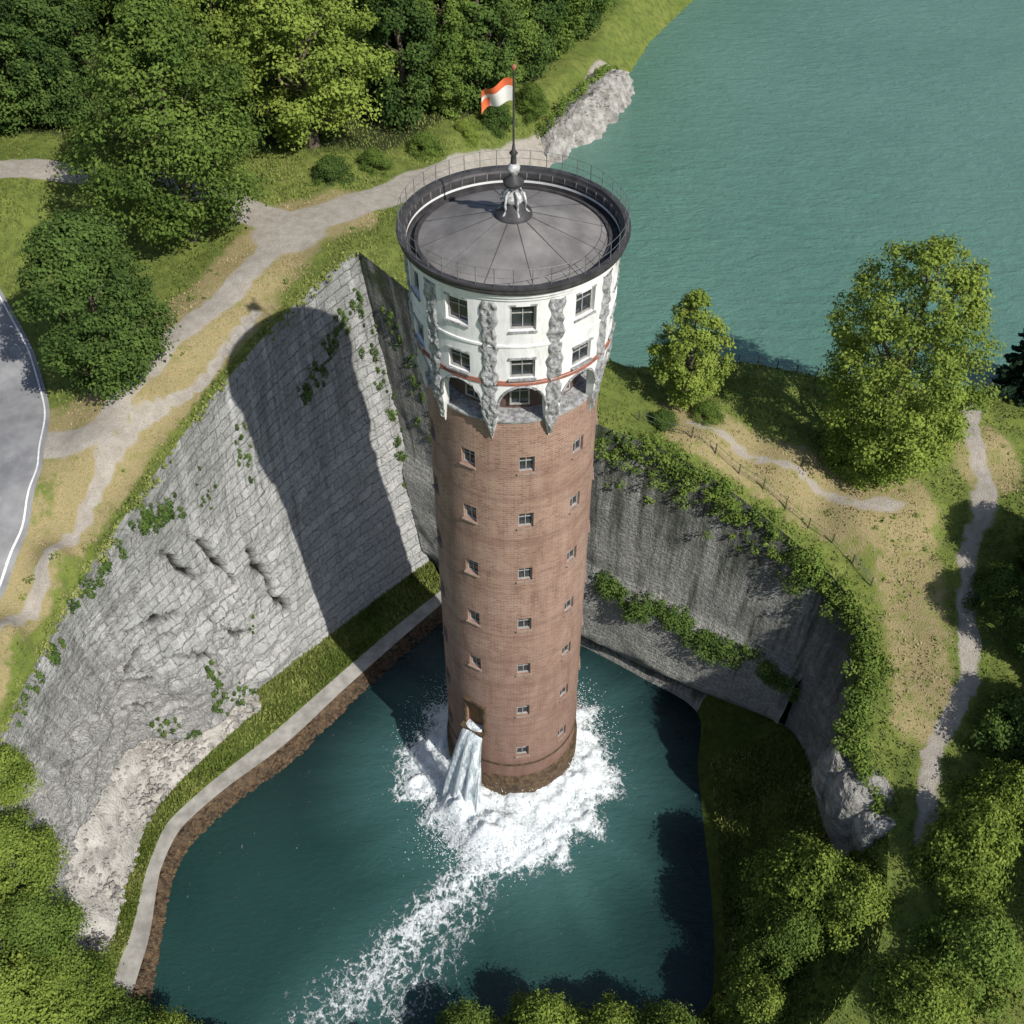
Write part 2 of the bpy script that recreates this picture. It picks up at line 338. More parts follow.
def band(name,a,b,r0,r1,m,mat_,disp=0.,parent=None,step=.35,rock=None,moss_shade=None,post=None,dscale=.35,gash=None):
    sv=svals(a,b,step); A=[station(s) for s in sv]; n=len(sv)
    P0=np.array([x[r0] for x in A]);P1=np.array([x[r1] for x in A])
    T=np.linspace(0,1,m+1)
    G=P0[:,None,:]*(1-T[None,:,None])+P1[:,None,:]*T[None,:,None]
    du=np.r_[0,np.cumsum(np.linalg.norm(np.diff((P0+P1)/2,axis=0),axis=1))]
    ln=np.linalg.norm(P1-P0,axis=1).mean()
    uv=np.stack([np.repeat(du[:,None],m+1,1),np.repeat(((1-T)*ln)[None,:],n,0)],2)
    if disp or post is not None:
        gu=np.gradient(G,axis=0);gv=np.gradient(G,axis=1); N=np.cross(gu,gv); N/=np.linalg.norm(N,axis=2,keepdims=True)+1e-9
        c=np.array([-3,-3,30.]); sg=np.sign(((c-G)*N).sum(2,keepdims=True)); N*=sg
        Pf=G.reshape(-1,3)
        d=(fbm(Pf,dscale,5)-.5)*2*disp
        fade=(sstep(0,.06,T)*sstep(1,.94,T))[None,:]*np.ones((n,1))
        d=d.reshape(n,m+1)*fade
        if post is not None: d=d+post(np.array(sv)[:,None],T[None,:],Pf.reshape(n,m+1,3))*fade
        G=G+N*d[:,:,None]
    idx=np.arange(n*(m+1)).reshape(n,m+1)
    F=np.stack([idx[:-1,:-1],idx[1:,:-1],idx[1:,1:],idx[:-1,1:]],2).reshape(-1,4)
    SS=np.repeat(np.array(sv)[:,None],m+1,1).ravel();TT=np.repeat(T[None,:],n,0).ravel()
    at={'hgt':1-TT,'rock':rock(SS,TT) if rock else np.zeros(len(SS)),'moss_shade':moss_shade(SS,TT) if moss_shade else np.zeros(len(SS)),'gash':gash(SS,TT) if gash else np.zeros(len(SS))}
    o=mk_obj(name,G.reshape(-1,3),F,[mat_],parent,uv=uv.reshape(-1,2),attrs=at,smooth=True)
    return o,G,sv
GASH=[((3.95,.24,),(4.36,.45)),((4.4,.29),(4.88,.56)),((5.08,.48),(5.45,.70)),((5.35,.69),(5.64,.83)),((2.9,.53),(3.65,.46)),((3.3,.38),(3.98,.47)),((2.85,.7),(3.45,.77)),((3.85,.61),(4.35,.71)),((3.1,.60),(3.5,.64)),((4.6,.68),(4.95,.76))]
def gashd(s,t):
    g=0
    for k,((s0,t0),(s1,t1)) in enumerate(GASH):
        ax=(s-s0)*7.;ay=(t-t0)*24;bx=(s1-s0)*7.;by=(t1-t0)*24;L=bx*bx+by*by
        q=np.clip((ax*bx+ay*by)/L,0,1); dd=np.hypot(ax-q*bx+.14*np.sin(q*14+k)+.06*np.sin(q*41),ay-q*by); w=.27*(1-abs(2*q-1)**2*.8)+.09*np.sin(q*19+k*2); g=np.maximum(g,sstep(w+.05,w*.5,dd))
    return g
def postL(s,t,P):
    d=np.zeros(np.broadcast(s,t).shape)
    d+= 1.3*sstep(.5,1.,t)*sstep(6.,3.6,s)*(fbm(P.reshape(-1,3),.3,5).reshape(d.shape)-.4)*2
    k=fbm(P.reshape(-1,3)*np.array([1,1,1.8]),.55,3).reshape(d.shape)
    d+=np.floor(k*8)/8*2.2*sstep(.25,.6,t)*sstep(6.4,4.5,s)
    u=s*7.0; v=t*25; row=np.floor(v/.9); col=np.floor((u+.9*(row%2))/1.9)
    d+=(hsh(col,row,row*0)-.5)*.16
    return d-.9*gashd(s,t)
wallL,GL,SVL=band('stone_retaining_wall',0,8,0,1,120,M_stoneL,.35,post=postL,step=.2,
   rock=lambda s,t:sstep(4.8,2.6,s)*.7*sstep(.05,.3,t)+sstep(.55,.9,t)*.5*sstep(6.3,4.3,s),moss_shade=lambda s,t:.16*sstep(.12,0,t)+.12*sstep(7.0,7.9,s),gash=gashd)  # moss at the crest; the term towards the back corner paints its shade
def postR(s,t,P):
    k=fbm(P.reshape(-1,3),.5,3).reshape(np.broadcast(s,t).shape)
    return .9*sstep(.60,.68,t)+(k-.5)*.5*sstep(.5,.8,t)
wallR,GR,SVR=band('stone_retaining_wall',8,13,0,1,72,M_stoneR,.3,post=postR,step=.35,moss_shade=lambda s,t:.18*sstep(.22,0,t)+.1*sstep(.7,.95,t)+.05*sstep(11,13,s))
rockE,GE,SVE=band('rock_outcrop',13,17,0,1,30,M_stoneR,1.1,step=.3,rock=lambda s,t:np.ones_like(s),moss_shade=lambda s,t:.04+0*s,dscale=.4)
band('grass_bank',17,NS,0,1,14,M_bank,.5)
band('gravel_slope',0,5,1,2,20,M_grav,.6,dscale=.5)
band('grass_bank',5,8,1,2,5,M_bank,.1); band('grass_bank',13,NS,1,2,10,M_bankd,.4)
band('grass_berm',0,8,2,3,5,M_bank,.15); band('grass_bank',12,NS,2,3,6,M_bankd,.3)
band('concrete_footpath',-1,8,3,4,4,M_conc,.04); band('grass_bank',12,22,3,4,4,M_bankd,.2)
band('shore_stones',-1,8,4,5,6,M_brown,.45,dscale=1.2); band('stone_wall_footing',8,12,1,5,5,M_stoneR,.0)
band('grass_bank',12,22,4,5,4,M_bankd,.3,dscale=1.2); band('grass_bank',12,13,1,2,5,M_bankd,.1)
band('pool_bed',0,NS,5,6,3,M_bed)
mk_obj('pool_bed',[(-60,-60,-4.2),(60,-60,-4.2),(60,60,-4.2),(-60,60,-4.2)],[(0,1,2,3)],[M_bed])
# ------------------------------------------------------------------ terrain
PATH1=[(11.5,76),(9.7,69.8),(5,60.4),(.8,54),(-4.8,45.1),(-9.9,38.7),(-14.7,34.4),(-18.6,32),(-20.9,25.2),(-23.3,20.5),(-25.6,17.3),(-27.6,12.5),(-29.6,8.1),(-34,8)]
PATH1B=[(-18.6,32),(-27,36.9),(-34.5,39.5),(-44.1,37.7),(-60,38)]
PATH2=[(-20.0,20.9),(-23.1,14.2),(-26.8,10.0),(-29.2,4.6),(-31,-.1),(-33,-5.3),(-36,-10.5),(-40,-18)]
PATHR=[(13.5,13.2),(17,11.6),(21.1,10.0),(25.8,7.2),(28.8,7.4)]
PATHR2=[(36.5,17.5),(35.7,14.2),(35.9,9.3),(33.2,4.0),(32.1,-1.7),(31.5,-5.3),(27.9,-10.4),(26.8,-16)]
ROAD=[(-60,47),(-51,33),(-43,23.0),(-38.9,16.7),(-36.0,10.5),(-35.2,5.1),(-36.0,-1.3),(-39,-8.0),(-45,-16),(-55,-26)]
LAKE=[(9.8,22.6),(4,27),(1.5,34),(1,44),(2.4,52),(4.6,59.4),(8.5,65.2),(11.2,70),(13.2,77.6),(17.2,88.9),(23.5,101),(45,135),(90,200),(160,300),(260,480),(400,900),(900,900),(900,120),(300,50),(140,18),(80,13),(46.9,17.5),(41,18.8),(33,20.3),(25.4,21.6),(19,23.4)]
CT=[(*p,) for p in RIM[::4]]
CT+=[(11.5,76,24),(9.7,69.8,24.5),(5,60.4,25),(.8,54,26),(-4.8,45.1,27.5),(-9.9,38.7,28.5),(-14.7,34.4,29),(-18.6,32,29),(-20.9,25.2,29),(-23.3,20.5,28.5),(-25.6,17.3,28.3),(-27.6,12.5,27.8),(-29.6,8.1,26.6),(-33,8.2,26),
(-27,36.9,29.5),(-34.5,39.5,30),(-44.1,37.7,31),(-45,22.6,28),(-40.9,18.7,27),(-35.5,11.5,26),(-34,5.1,25.5),(-36,0,24.5),(-37,-6,23),(-30.5,-.6,24),(-32.5,-5.8,22.5),(-35.3,-10.5,21),(-41,-18,19),
(14.1,12.2,23.5),(20.1,10.5,21.8),(25.8,7.2,20.5),(29.2,8.8,20.5),(35.7,15,21.2),(35.9,9.3,20),(33.2,4,18.5),(32.1,-1.7,17),(31.5,-5.3,16),(27.9,-10.4,14),(28,-18,11.5),(30,-26,10),(39,9,20),(45,0,18),(45,-20,13),
(-18,44,29.5),(-25,49,30),(-9,51,28),(-1,61,26),(5,72,25),(10,87,24.5),(-42,47,31),(-37,62,31.5),(-56,75,32),(-13,83,30),(13.7,15.1,23.5),(28.6,10.5,20.8),(18,19,22.5),(30,17,21.6),
(0,-40,8),(-20,-42,9),(20,-40,8),(-45,-40,14),(0,-80,10),(60,-60,14),(-80,-60,18),(-90,0,27),(-90,60,34),(-60,140,42),(0,160,38),(80,-20,20),(140,-60,26),(-200,0,50),(-200,200,60),(0,-250,30),(250,-150,45),(-600,0,120),(-500,500,150),(0,-600,90),(600,-400,110),(0,600,110)]
CT=np.array(CT)
def hgt(P):
    P=np.asarray(P,float)[:,:2]; out=np.empty(len(P))
    for i in range(0,len(P),8000):
        q=P[i:i+8000]; d2=(q[:,None,0]-CT[None,:,0])**2+(q[:,None,1]-CT[None,:,1])**2+.3
        w=d2**-1.75; out[i:i+8000]=(w*CT[None,:,2]).sum(1)/w.sum(1)
    ins=inpoly(P,LAKE); d=pdist(P,LAKE,True)
    z=np.minimum(out,21.12+.75*d+.02*d*d); z=np.where(d<3,np.maximum(z,21.12+.1*d),z)
    return np.where(ins,20.95-np.minimum(d*.4,4),z)
gx=np.arange(-66,62,.62); gy=np.arange(-44,112,.62)
X,Y=np.meshgrid(gx,gy); PG=np.c_[X.ravel(),Y.ravel()]; PG+=rng.uniform(-.12,.12,PG.shape)
far=[]
for x in np.r_[np.arange(-900,-70,40),np.arange(-70,70,10),np.arange(70,940,40)]:
    for y in np.r_[np.arange(-900,-46,40),np.arange(-46,116,10),np.arange(116,940,40)]:
        if x<-67 or x>63 or y<-45 or y>113: far.append((x+random.uniform(-1,1),y+random.uniform(-1,1)))
PG=np.r_[PG,np.array(far)]
keep=~inpoly(PG,RIM)&(pdist(PG,RIM,True)>.25)
lk=inpoly(PG,LAKE)&(pdist(PG,LAKE,True)>3); keep&=~(lk&(rng.random(len(PG))>.1))
PG=PG[keep]; nr=len(RIM)
pts=[Vector((float(a),float(b))) for a,b in RIM[:,:2]]+[Vector((float(a),float(b))) for a,b in PG]
ov,oe,of,_,_,_=delaunay_2d_cdt(pts,[(i,(i+1)%nr) for i in range(nr)],[],0,1e-5,False)
VV=np.array([(v.x,v.y) for v in ov]); FF=np.array(of,dtype=np.int32)
cen=VV[FF].mean(1); FF=FF[~inpoly(cen,RIM)]
ZZ=hgt(VV)
dpaths=np.minimum.reduce([pdist(VV,PATH1),pdist(VV,PATH1B),pdist(VV,PATH2),pdist(VV,PATHR),pdist(VV,PATHR2)])
near=(np.abs(VV[:,0])<70)&(VV[:,1]<115)&(VV[:,1]>-46)
ZZ+=(fbm(VV,.5,3)-.5)*.45*sstep(1.,3.,dpaths)*sstep(3,6,pdist(VV,ROAD))*near*sstep(.3,2,pdist(VV,RIM,True))*sstep(0,2.5,pdist(VV,LAKE,True))
kd=KDTree(nr)
for i,p in enumerate(RIM): kd.insert((p[0],p[1],0),i)
kd.balance()
for i in np.where(pdist(VV,RIM,True)<.05)[0]:
    co,j,dd=kd.find((VV[i,0],VV[i,1],0))
    if dd<.05: ZZ[i]=RIM[j,2]
def pm(P,poly,w):
    w=w*(.88+.24*vn(P,.35)); return sstep(w*1.35,w*.65,pdist(P,poly))
def pathmask(P):
    a=np.maximum.reduce([pm(P,PATH1[:8],1.95),pm(P,PATH1[6:],1.1)*.9,pm(P,PATH1B,1.7)*.95,pm(P,PATH2,.58)*.82,pm(P,PATHR2,.72)*.8,pm(P,PATHR,.55)*.66])
    for (cx,cy,rx,ry,k) in [(-18.5,31,3.4,3.2,.9),(-32,7.8,3.6,1.5,.9),(27.2,7.4,2.2,.8,.8),(35.2,8,1.3,2.2,.6)]:
        a=np.maximum(a,k*sstep(1.3,.6,np.hypot((P[:,0]-cx)/rx,(P[:,1]-cy)/ry)))
    return a
def drymask(P):
    a=np.maximum.reduce([pm(P,PATH1[6:],3.8)*.8,pm(P,PATH2,2.5)*.85,pm(P,PATHR,2.9)*.8,pm(P,[(24,9),(29,5.5),(28.5,-1),(28,-7)],2.4)*.72])
    a=np.maximum(a,.75*sstep(1.2,.6,np.hypot((P[:,0]-36.5)/3,(P[:,1]-12)/4)))
    a=np.maximum(a,.7*sstep(1.2,.6,np.hypot((P[:,0]+33.5)/2.4,(P[:,1]-.5)/6)))
    return a*sstep(.2,1.2,pdist(P,RIM,True))
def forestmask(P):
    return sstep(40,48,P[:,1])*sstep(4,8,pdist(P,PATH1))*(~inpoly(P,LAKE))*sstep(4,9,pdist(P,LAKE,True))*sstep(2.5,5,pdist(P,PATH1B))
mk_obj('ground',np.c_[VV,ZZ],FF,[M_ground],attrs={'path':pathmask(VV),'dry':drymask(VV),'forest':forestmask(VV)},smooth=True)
LA=np.array(LAKE,float)
nx=np.roll(LA,-1,0)-np.roll(LA,1,0); nrm=np.c_[nx[:,1],-nx[:,0]]; nrm/=np.linalg.norm(nrm,axis=1,keepdims=True)
test=inpoly(LA+nrm*.3,LAKE); nrm[test]*=-1
LO=LA+nrm*.5
me=bpy.data.meshes.new('lake'); me.from_pydata([(x,y,21.0) for x,y in LO],[],[tuple(range(len(LO)))]); me.materials.append(M_lake)
me.update()
if me.polygons[0].normal.z<0: me.flip_normals()
link(bpy.data.objects.new('lake',me))
def ribbon(name,poly,off,w,mat_,dz,step=.6):
    P=np.array(poly,float); L=np.r_[0,np.cumsum(np.linalg.norm(np.diff(P,axis=0),axis=1))]
    s=np.arange(0,L[-1],step); Q=np.c_[np.interp(s,L,P[:,0]),np.interp(s,L,P[:,1])]
    for _ in range(6): Q[1:-1]=(Q[:-2]+Q[2:]+2*Q[1:-1])/4
    t=np.gradient(Q,axis=0); t/=np.linalg.norm(t,axis=1,keepdims=True); n=np.c_[-t[:,1],t[:,0]]
    k=np.linspace(-w/2,w/2,max(2,int(w/.8)+1)); G=Q[:,None,:]+n[:,None,:]*(k[None,:,None]+off)
    zc=hgt(G.reshape(-1,2)); V=np.c_[G.reshape(-1,2),zc+dz]; m=len(k)
    idx=np.arange(len(Q)*m).reshape(len(Q),m); F=np.stack([idx[:-1,:-1],idx[1:,:-1],idx[1:,1:],idx[:-1,1:]],2).reshape(-1,4)
    return mk_obj(name,V,F[:, ::-1],[mat_],smooth=True)
ribbon('asphalt_road',ROAD,0,5.2,M_asph,.07)
ribbon('road_edge_line',ROAD,2.25,.12,M_line,.12,.5); ribbon('road_edge_line',ROAD,-2.25,.12,M_line,.12,.5)
# ------------------------------------------------------------------ pool water
wx=np.arange(-28,20,.2); wy=np.arange(-29,19,.2); X,Y=np.meshgrid(wx,wy); P=np.c_[X.ravel(),Y.ravel()]
poly=EDGE[:,:2]; ce=np.array([-3,-5]); poly=ce+(poly-ce)*1.02
ins=inpoly(P,poly)
q=np.hypot((P[:,0]+.2)/9.4,(P[:,1]+2.4)/9.0)
ang=np.arctan2(P[:,1]+1,P[:,0])
q=q+(fbm(np.c_[np.cos(ang)*3,np.sin(ang)*3],1.8,4)-.5)*.45
ring=sstep(1.10,.70,q)
TR=[(-1,-9),(-3.5,-11.5),(-6,-14.5),(-9.2,-18.5),(-12.4,-22),(-15,-26)]
d=pdist(P,TR); tt=np.clip((-9-P[:,1])/15,0,1); wd=2.1+2.0*tt
tr=sstep(1.3,.05,d/wd)*(.78-.30*tt)
d2=pdist(P,[(-2,-11),(-3.8,-15),(-6.0,-19),(-9,-23)]); tr=np.maximum(tr,sstep(3.6,.2,d2)*.43)
bl=sstep(1.25,.4,np.hypot((P[:,0]+.8)/4.1,(P[:,1]+9.0)/2.9))
foam=np.maximum.reduce([ring*1.05,tr,bl*1.05])
halo=np.maximum(sstep(1.8,.85,q),sstep(6,1,d)*.7)
wall_shade=np.clip(sstep(-13,7,P[:,1])+.8*sstep(5,15,P[:,0]),0,.95)  # walls' shade painted into the pool colour, darker to back and right
rr=np.hypot(P[:,0],P[:,1])
hump=1.5*sstep(1.1,.35,np.hypot((P[:,0]+1.6)/2.9,(P[:,1]+8.3)/1.9))
hump=np.maximum(hump,1.7*sstep(2.6,.5,np.hypot(P[:,0]+3.6,P[:,1]+6.0)))
fz=sstep(.55,1.,foam)
z=fz*(fbm(P,1.5,5)-.3)*1.5+hump*(.7+.7*fbm(P,1.8,3))+.7*ring*sstep(8,5.2,rr)+(fbm(P,.5,3)-.5)*.08
idm=-np.ones(len(P),int); idm[ins]=np.arange(ins.sum()); ig=idm.reshape(X.shape)
F=np.stack([ig[:-1,:-1],ig[:-1,1:],ig[1:,1:],ig[1:,:-1]],2).reshape(-1,4); F=F[(F>=0).all(1)]
mk_obj('pool_water',np.c_[P[ins],z[ins]],F,[M_pool],attrs={'foam':foam[ins],'halo':halo[ins],'wall_shade':wall_shade[ins]},smooth=True)
M_foam=simple('spray_foam',(.86,.88,.88),(.72,.77,.78),4,.6)
def blobs(C,R):
    C=np.asarray(C);n=len(C); o=np.array([(1,0,0),(-1,0,0),(0,1,0),(0,-1,0),(0,0,1),(0,0,-1)],float)
    V=(C[:,None,:]+o[None]*R[:,None,None]).reshape(-1,3); f=np.array([(0,2,4),(2,1,4),(1,3,4),(3,0,4),(2,0,5),(1,2,5),(3,1,5),(0,3,5)])
    return V,(f[None]+np.arange(n)[:,None,None]*6).reshape(-1,3)
n=17000; a=rng.uniform(0,2*math.pi,n); r=5.1+np.abs(rng.normal(0,1.5,n)); hz=np.abs(rng.normal(0,.5,n))*np.exp(-(r-5.1)/2.5)
C=np.c_[np.cos(a)*r-.2,np.sin(a)*r-1.2*np.clip(-np.sin(a),0,1),.3+hz]
C2=np.c_[rng.normal(-2,1.9,8000),rng.normal(-8.2,1.4,8000),.4+np.abs(rng.normal(.5,.6,8000))]
C=np.r_[C,C2]; C=C[np.hypot(C[:,0],C[:,1])>5.05]
V,F=blobs(C,rng.uniform(.015,.05,len(C))); mk_obj('water_spray',V,F,[M_foam])
m,t=mat('falling_water'); uv=t.uv(); s1=t.noise(t.mul(uv,(5,.5,1)),1.,5,.7,.3); s2=t.noise(t.mul(uv,(14,2.5,1)),1.,3,.7)
c=t.mix(t.rng(s1,.35,.6),(.42,.55,.60),(.88,.90,.90)); b=t.bsdf(c,.35,t.bump(t.m('ADD',s1,s2),.9,.12),.5)
tp=t.n('ShaderNodeBsdfTransparent'); mx=t.n('ShaderNodeMixShader'); t.set(mx.inputs[0],t.rng(t.m('ADD',s1,t.m('MULTIPLY',s2,.4)),.5,.78,.2,1)); t.nt.links.new(tp.outputs[0],mx.inputs[1]); t.nt.links.new(b,mx.inputs[2]); t.out(mx.outputs[0]); M_fall=m
wf=empty('waterfall')
DA=math.radians(-33)
def cyl(r,phi,z): return (r*math.sin(phi),-r*math.cos(phi),z)
for L_ in range(3):
    n,mm=30,16; V=[];UVs=[]
    for i in range(n+1):
        s=i/n; zz=8.95-8.6*(s**1.5)
        out=5.0+2.4*s**.75-.2*L_; w=.66+1.0*s
        for j in range(mm+1):
            u=j/mm*2-1; cx=math.sin(DA);cy=-math.cos(DA); tx=math.cos(DA);ty=math.sin(DA)
            o=out+(.25*(1-u*u))+.22*math.sin(u*9+s*5+L_*2)*s
            V.append((cx*o+tx*u*w,cy*o+ty*u*w,zz)); UVs.append((u*w/2+L_*3.1,s*9))
    idx=np.arange((n+1)*(mm+1)).reshape(n+1,mm+1); F=np.stack([idx[:-1,:-1],idx[1:,:-1],idx[1:,1:],idx[:-1,1:]],2).reshape(-1,4)
    mk_obj('water_sheet_%d'%(L_+1),V,F,[M_fall],wf,uv=UVs,smooth=True)
# ------------------------------------------------------------------ tower
tower=empty('brick_water_tower'); tower.rotation_euler=(0,.0015,0)
R_=math.radians
def cylwall(name,rfn,z0,z1,openings,mats,depth=.35,nseg=180,dz=.8):
    A=set(np.round(np.linspace(-180,180,nseg,endpoint=False),4)); Z=set(np.round(np.arange(z0,z1,dz),4))|{z1}
    for (a,hw,a0,a1) in openings:
        A={x for x in A if not(abs((x-a+180)%360-180)<hw+.4 and abs((x-a+180)%360-180)>hw-.4)}
        for e in(a-hw,a+hw): A.add(round((e+180)%360-180,4))
        Z|={round(a0,4),round(a1,4)}
    A=sorted(A);Z=sorted(Z); na=len(A);V=[];F=[];UV=[]
    for z in Z:
        for a in A+[A[0]+360]:
            V.append(cyl(rfn(z),R_(a),z)); UV.append((R_(a)*5.0,z))
    w=na+1
    for i in range(len(Z)-1):
        zc=(Z[i]+Z[i+1])/2
        for j in range(na):
            ac=(A[j]+(A[j+1] if j+1<na else A[0]+360))/2
            if any(a0<zc<a1 and abs((ac-a+180)%360-180)<hw for (a,hw,a0,a1) in openings): continue
            F.append((i*w+j,i*w+j+1,(i+1)*w+j+1,(i+1)*w+j))
    for (a,hw,a0,a1) in openings:
        o=len(V); n=4
        for (zz) in(a0,a1):
            for dr in(0,depth):
                for k in range(n+1):
                    ph=a-hw+2*hw*k/n; V.append(cyl(rfn(zz)-dr,R_(ph),zz)); UV.append((R_(ph)*5,zz+dr))
        def I(zi,di,k): return o+(zi*2+di)*(n+1)+k
        for k in range(n):
            F.append((I(0,0,k),I(0,1,k),I(0,1,k+1),I(0,0,k+1))); F.append((I(1,0,k),I(1,0,k+1),I(1,1,k+1),I(1,1,k)))
        F.append((I(0,0,0),I(1,0,0),I(1,1,0),I(0,1,0))); F.append((I(0,0,n),I(0,1,n),I(1,1,n),I(1,0,n)))
    return mk_obj(name,V,F,mats,tower,uv=UV,smooth=False)
def window(mb,r,a,w,z0,z1,dep,sill=True,f=.09,lintel=False):
    Rm=Matrix.Rotation(R_(a),3,'Z'); h=z1-z0; zc=(z0+z1)/2
    def B(x,y,z,ex,ey,ez,m):
        c=Rm@Vector((x,-r+y,z)); mb.box(c,(ex,ey,ez),m,Rm)
    B(0,dep-.02,zc,w,.04,h,1)
    for sx in(-1,1): B(sx*(w/2-f/2),dep-.09,zc,f,.10,h,0)
    for sz in(-1,1): B(0,dep-.09,zc+sz*(h/2-f/2),w-2*f,.09,f,0)
    B(0,dep-.075,zc,.05,.06,h-2*f,0); B(0,dep-.07,zc+h*.12,w-2*f,.05,.045,0)
    if sill: B(0,-.02,z0-.05,w+.14,.16,.09,2)
    if lintel: B(0,-.005,z1+.06,w+.1,.10,.1,2)
wins=[];zrow=[6.65,11.8,16.7,21.5,26.4,31.2,35.7]; HW=math.degrees(.46/5)
doorA=-33
for zi,zc in enumerate(zrow):
    for k in range(9):
        a=9+40*k; a=(a+180)%360-180
        if zi<=1 and abs(a-doorA)<8: continue
        wins.append((a,HW,zc-.6,zc+.6))
door=(doorA,math.degrees(.75/5),8.9,11.6)
cylwall('shaft',lambda z:5.0 if z<38.5 else 4.98,-4,38.9,wins+[door],[M_brick],.4,dz=.7)
mb=MB(); mb.lathe([(4.98,38.9),(5.1,38.92),(5.1,39.06),(4.9,39.1),(4.0,39.12)],180,1); mb.lathe([(4.0,39.12),(4.0,41.95),(5.4,41.97)],120,0); mb.obj('arcade_gallery',[M_niche,M_orn],tower,False)
mb=MB()
for (a,hw,z0,z1) in wins: window(mb,5.0,a,.94,z0,z1,.33)
for k in range(10): window(mb,4.0,5+36*k,1.1,39.5,41.0,-.05,sill=False)
mb.obj('shaft_windows',[M_frame,M_glass,M_sill],tower)
mb=MB()
Rm=Matrix.Rotation(R_(doorA),3,'Z')
def B(x,y,z,ex,ey,ez,m): mb.box(Rm@Vector((x,-5+y,z)),(ex,ey,ez),m,Rm)
B(0,.36,10.25,1.5,.06,2.7,0)
for i in range(5): B(-.6+i*.3,.31,10.25,.27,.05,2.6,0)
B(-.82,-.02,10.2,.16,.2,2.9,1);B(.82,-.02,10.2,.16,.2,2.9,1);B(0,-.03,11.74,1.9,.26,.2,1);B(0,-.2,8.8,2.0,.7,.16,1)
mb.obj('door',[M_wood,M_brown],tower)
mb=MB(); mb.lathe([(5.0,3.3),(5.1,3.25),(5.1,2.7),(5.22,2.6),(5.22,-4)],120,0); mb.lathe([(5.0,5.0),(5.05,4.95),(5.05,4.75),(5.0,4.7)],120,0); mb.obj('base_courses',[M_brown],tower,True)
rh=lambda z:5.5+.12*sstep(42,47.5,np.array(z)).item()
hw=[]
for k in range(10):
    a=(5+36*k+180)%360-180
    hw+= [(a,6.9,42.35,43.6),(a,6.9,45.4,46.9)]
cylwall('head_wall',rh,41.9,47.6,hw,[M_plaster],.38,180,.6)
mb=MB()
for i,(a,h,z0,z1) in enumerate(hw): window(mb,5.55,a,1.32,z0,z1,.33,sill=True,f=.1,lintel=True)
mb.obj('head_windows',[M_frame,M_glass,M_orn],tower)
V=[];F=[];na=360;nz=14;SP=40.3
def abot(phi):
    d=abs(((phi-5+18)%36)-18)
    if d<13.2: return SP+1.42*math.sqrt(max(0,1-(d/13.2)**2))
    if d<13.9: return SP-(d-13.2)/.7*.9
    return SP-.9-(d-13.9)/4.1*1.75
def rarc(z): return 5.5 if z>39.9 else 5.03+.47*max(0,(z-37.6)/2.3)**.8
for j in range(na):
    ph=j*360/na; zb=abot(ph)
    for i in range(nz+1):
        z=zb+(41.9-zb)*i/nz; V.append(cyl(rarc(z),R_(ph),z))
    for i in range(2): V.append(cyl(rarc(zb)-.45 if zb>38.9 else 4.9,R_(ph),zb+(.0 if i==0 else 2.0)))
w=nz+3
for j in range(na):
    k=(j+1)%na
    for i in range(nz): F.append((j*w+i,k*w+i,k*w+i+1,j*w+i+1))
    F.append((j*w+nz+1,k*w+nz+1,k*w,j*w)); F.append((j*w+nz+1,j*w+nz+2,k*w+nz+2,k*w+nz+1))
mk_obj('arcade',V,F,[M_plaster],tower)
mb=MB()
mb.lathe([(5.5,41.88),(5.58,41.9),(5.58,41.99),(5.5,42.01)],180,0); mb.lathe([(5.5,42.08),(5.56,42.09),(5.56,42.14),(5.5,42.16)],180,0)
mb.lathe([(5.5,44.35),(5.62,44.38),(5.62,44.5),(5.5,44.53)],180,1)
mb.lathe([(5.6,47.2),(5.72,47.3),(5.72,47.45),(5.85,47.55),(5.85,47.78)],180,1)
mb.obj('string_courses',[M_red,M_plaster],tower,False)
mb=MB()
for k in range(10):
    a0=5+36*k; pts=[]
    for i in range(17):
        th=math.pi*i/16; d=-13.6*math.cos(th); pts.append(cyl(5.52,R_(a0+d),SP+1.5*math.sin(th)))
    mb.tube(pts,[.08]*17,6,0)
mb.obj('arch_ribs',[M_orn],tower,True)
V=[];F=[];nu=16;nz=170
for k in range(10):
    a0=5+18+36*k; o=len(V); zs=38.0+(47.15-38.0)*np.arange(nz+1)/nz
    for i in range(nz+1):
        z=zs[i]; wdt=.44 if z>39.6 else .44*max(.12,(z-37.8)/1.8)
        wdt*=1+.16*math.sin(z*3.1+k)+.12*math.sin(z*7.3+2*k)
        us=np.linspace(-1,1,nu+1); nn=fbm(np.c_[us*1.1+k*7,np.full(nu+1,z*1.2),np.full(nu+1,k)],2.4,3)
        for j in range(nu+1):
            u=us[j]; pr=(1-u**6)*(.06+.38*max(0,nn[j]-.3))
            rb=(rh(z) if z>41.9 else rarc(z))
            V.append(cyl(rb-.03+pr,R_(a0)+u*wdt/5.5,z))
    for i in range(nz):
        for j in range(nu): q0=o+i*(nu+1)+j; F.append((q0,q0+1,q0+nu+2,q0+nu+1))
mk_obj('carved_pilasters',V,F,[M_orn],tower,smooth=True)
mb=MB()
mb.lathe([(5.6,47.76),(6.0,47.8),(6.03,47.9),(6.03,48.12),(6.1,48.14),(6.1,48.26),(5.78,48.26),(5.74,48.1),(5.66,48.0),(5.6,47.2),(5.25,47.1),(5.2,47.5),(5.0,47.52),(4.98,47.3)],180,0)
for k in range(48): mb.tube([cyl(5.67,R_(k*7.5),47.3),cyl(5.67,R_(k*7.5),48.05)],[.05,.05],5,1)
mb.obj('parapet',[M_dark,M_roof],tower,False)
mb=MB(); mb.lathe([(5.0,47.4),(3.4,47.95),(1.7,48.5),(.35,48.95)],96,0)
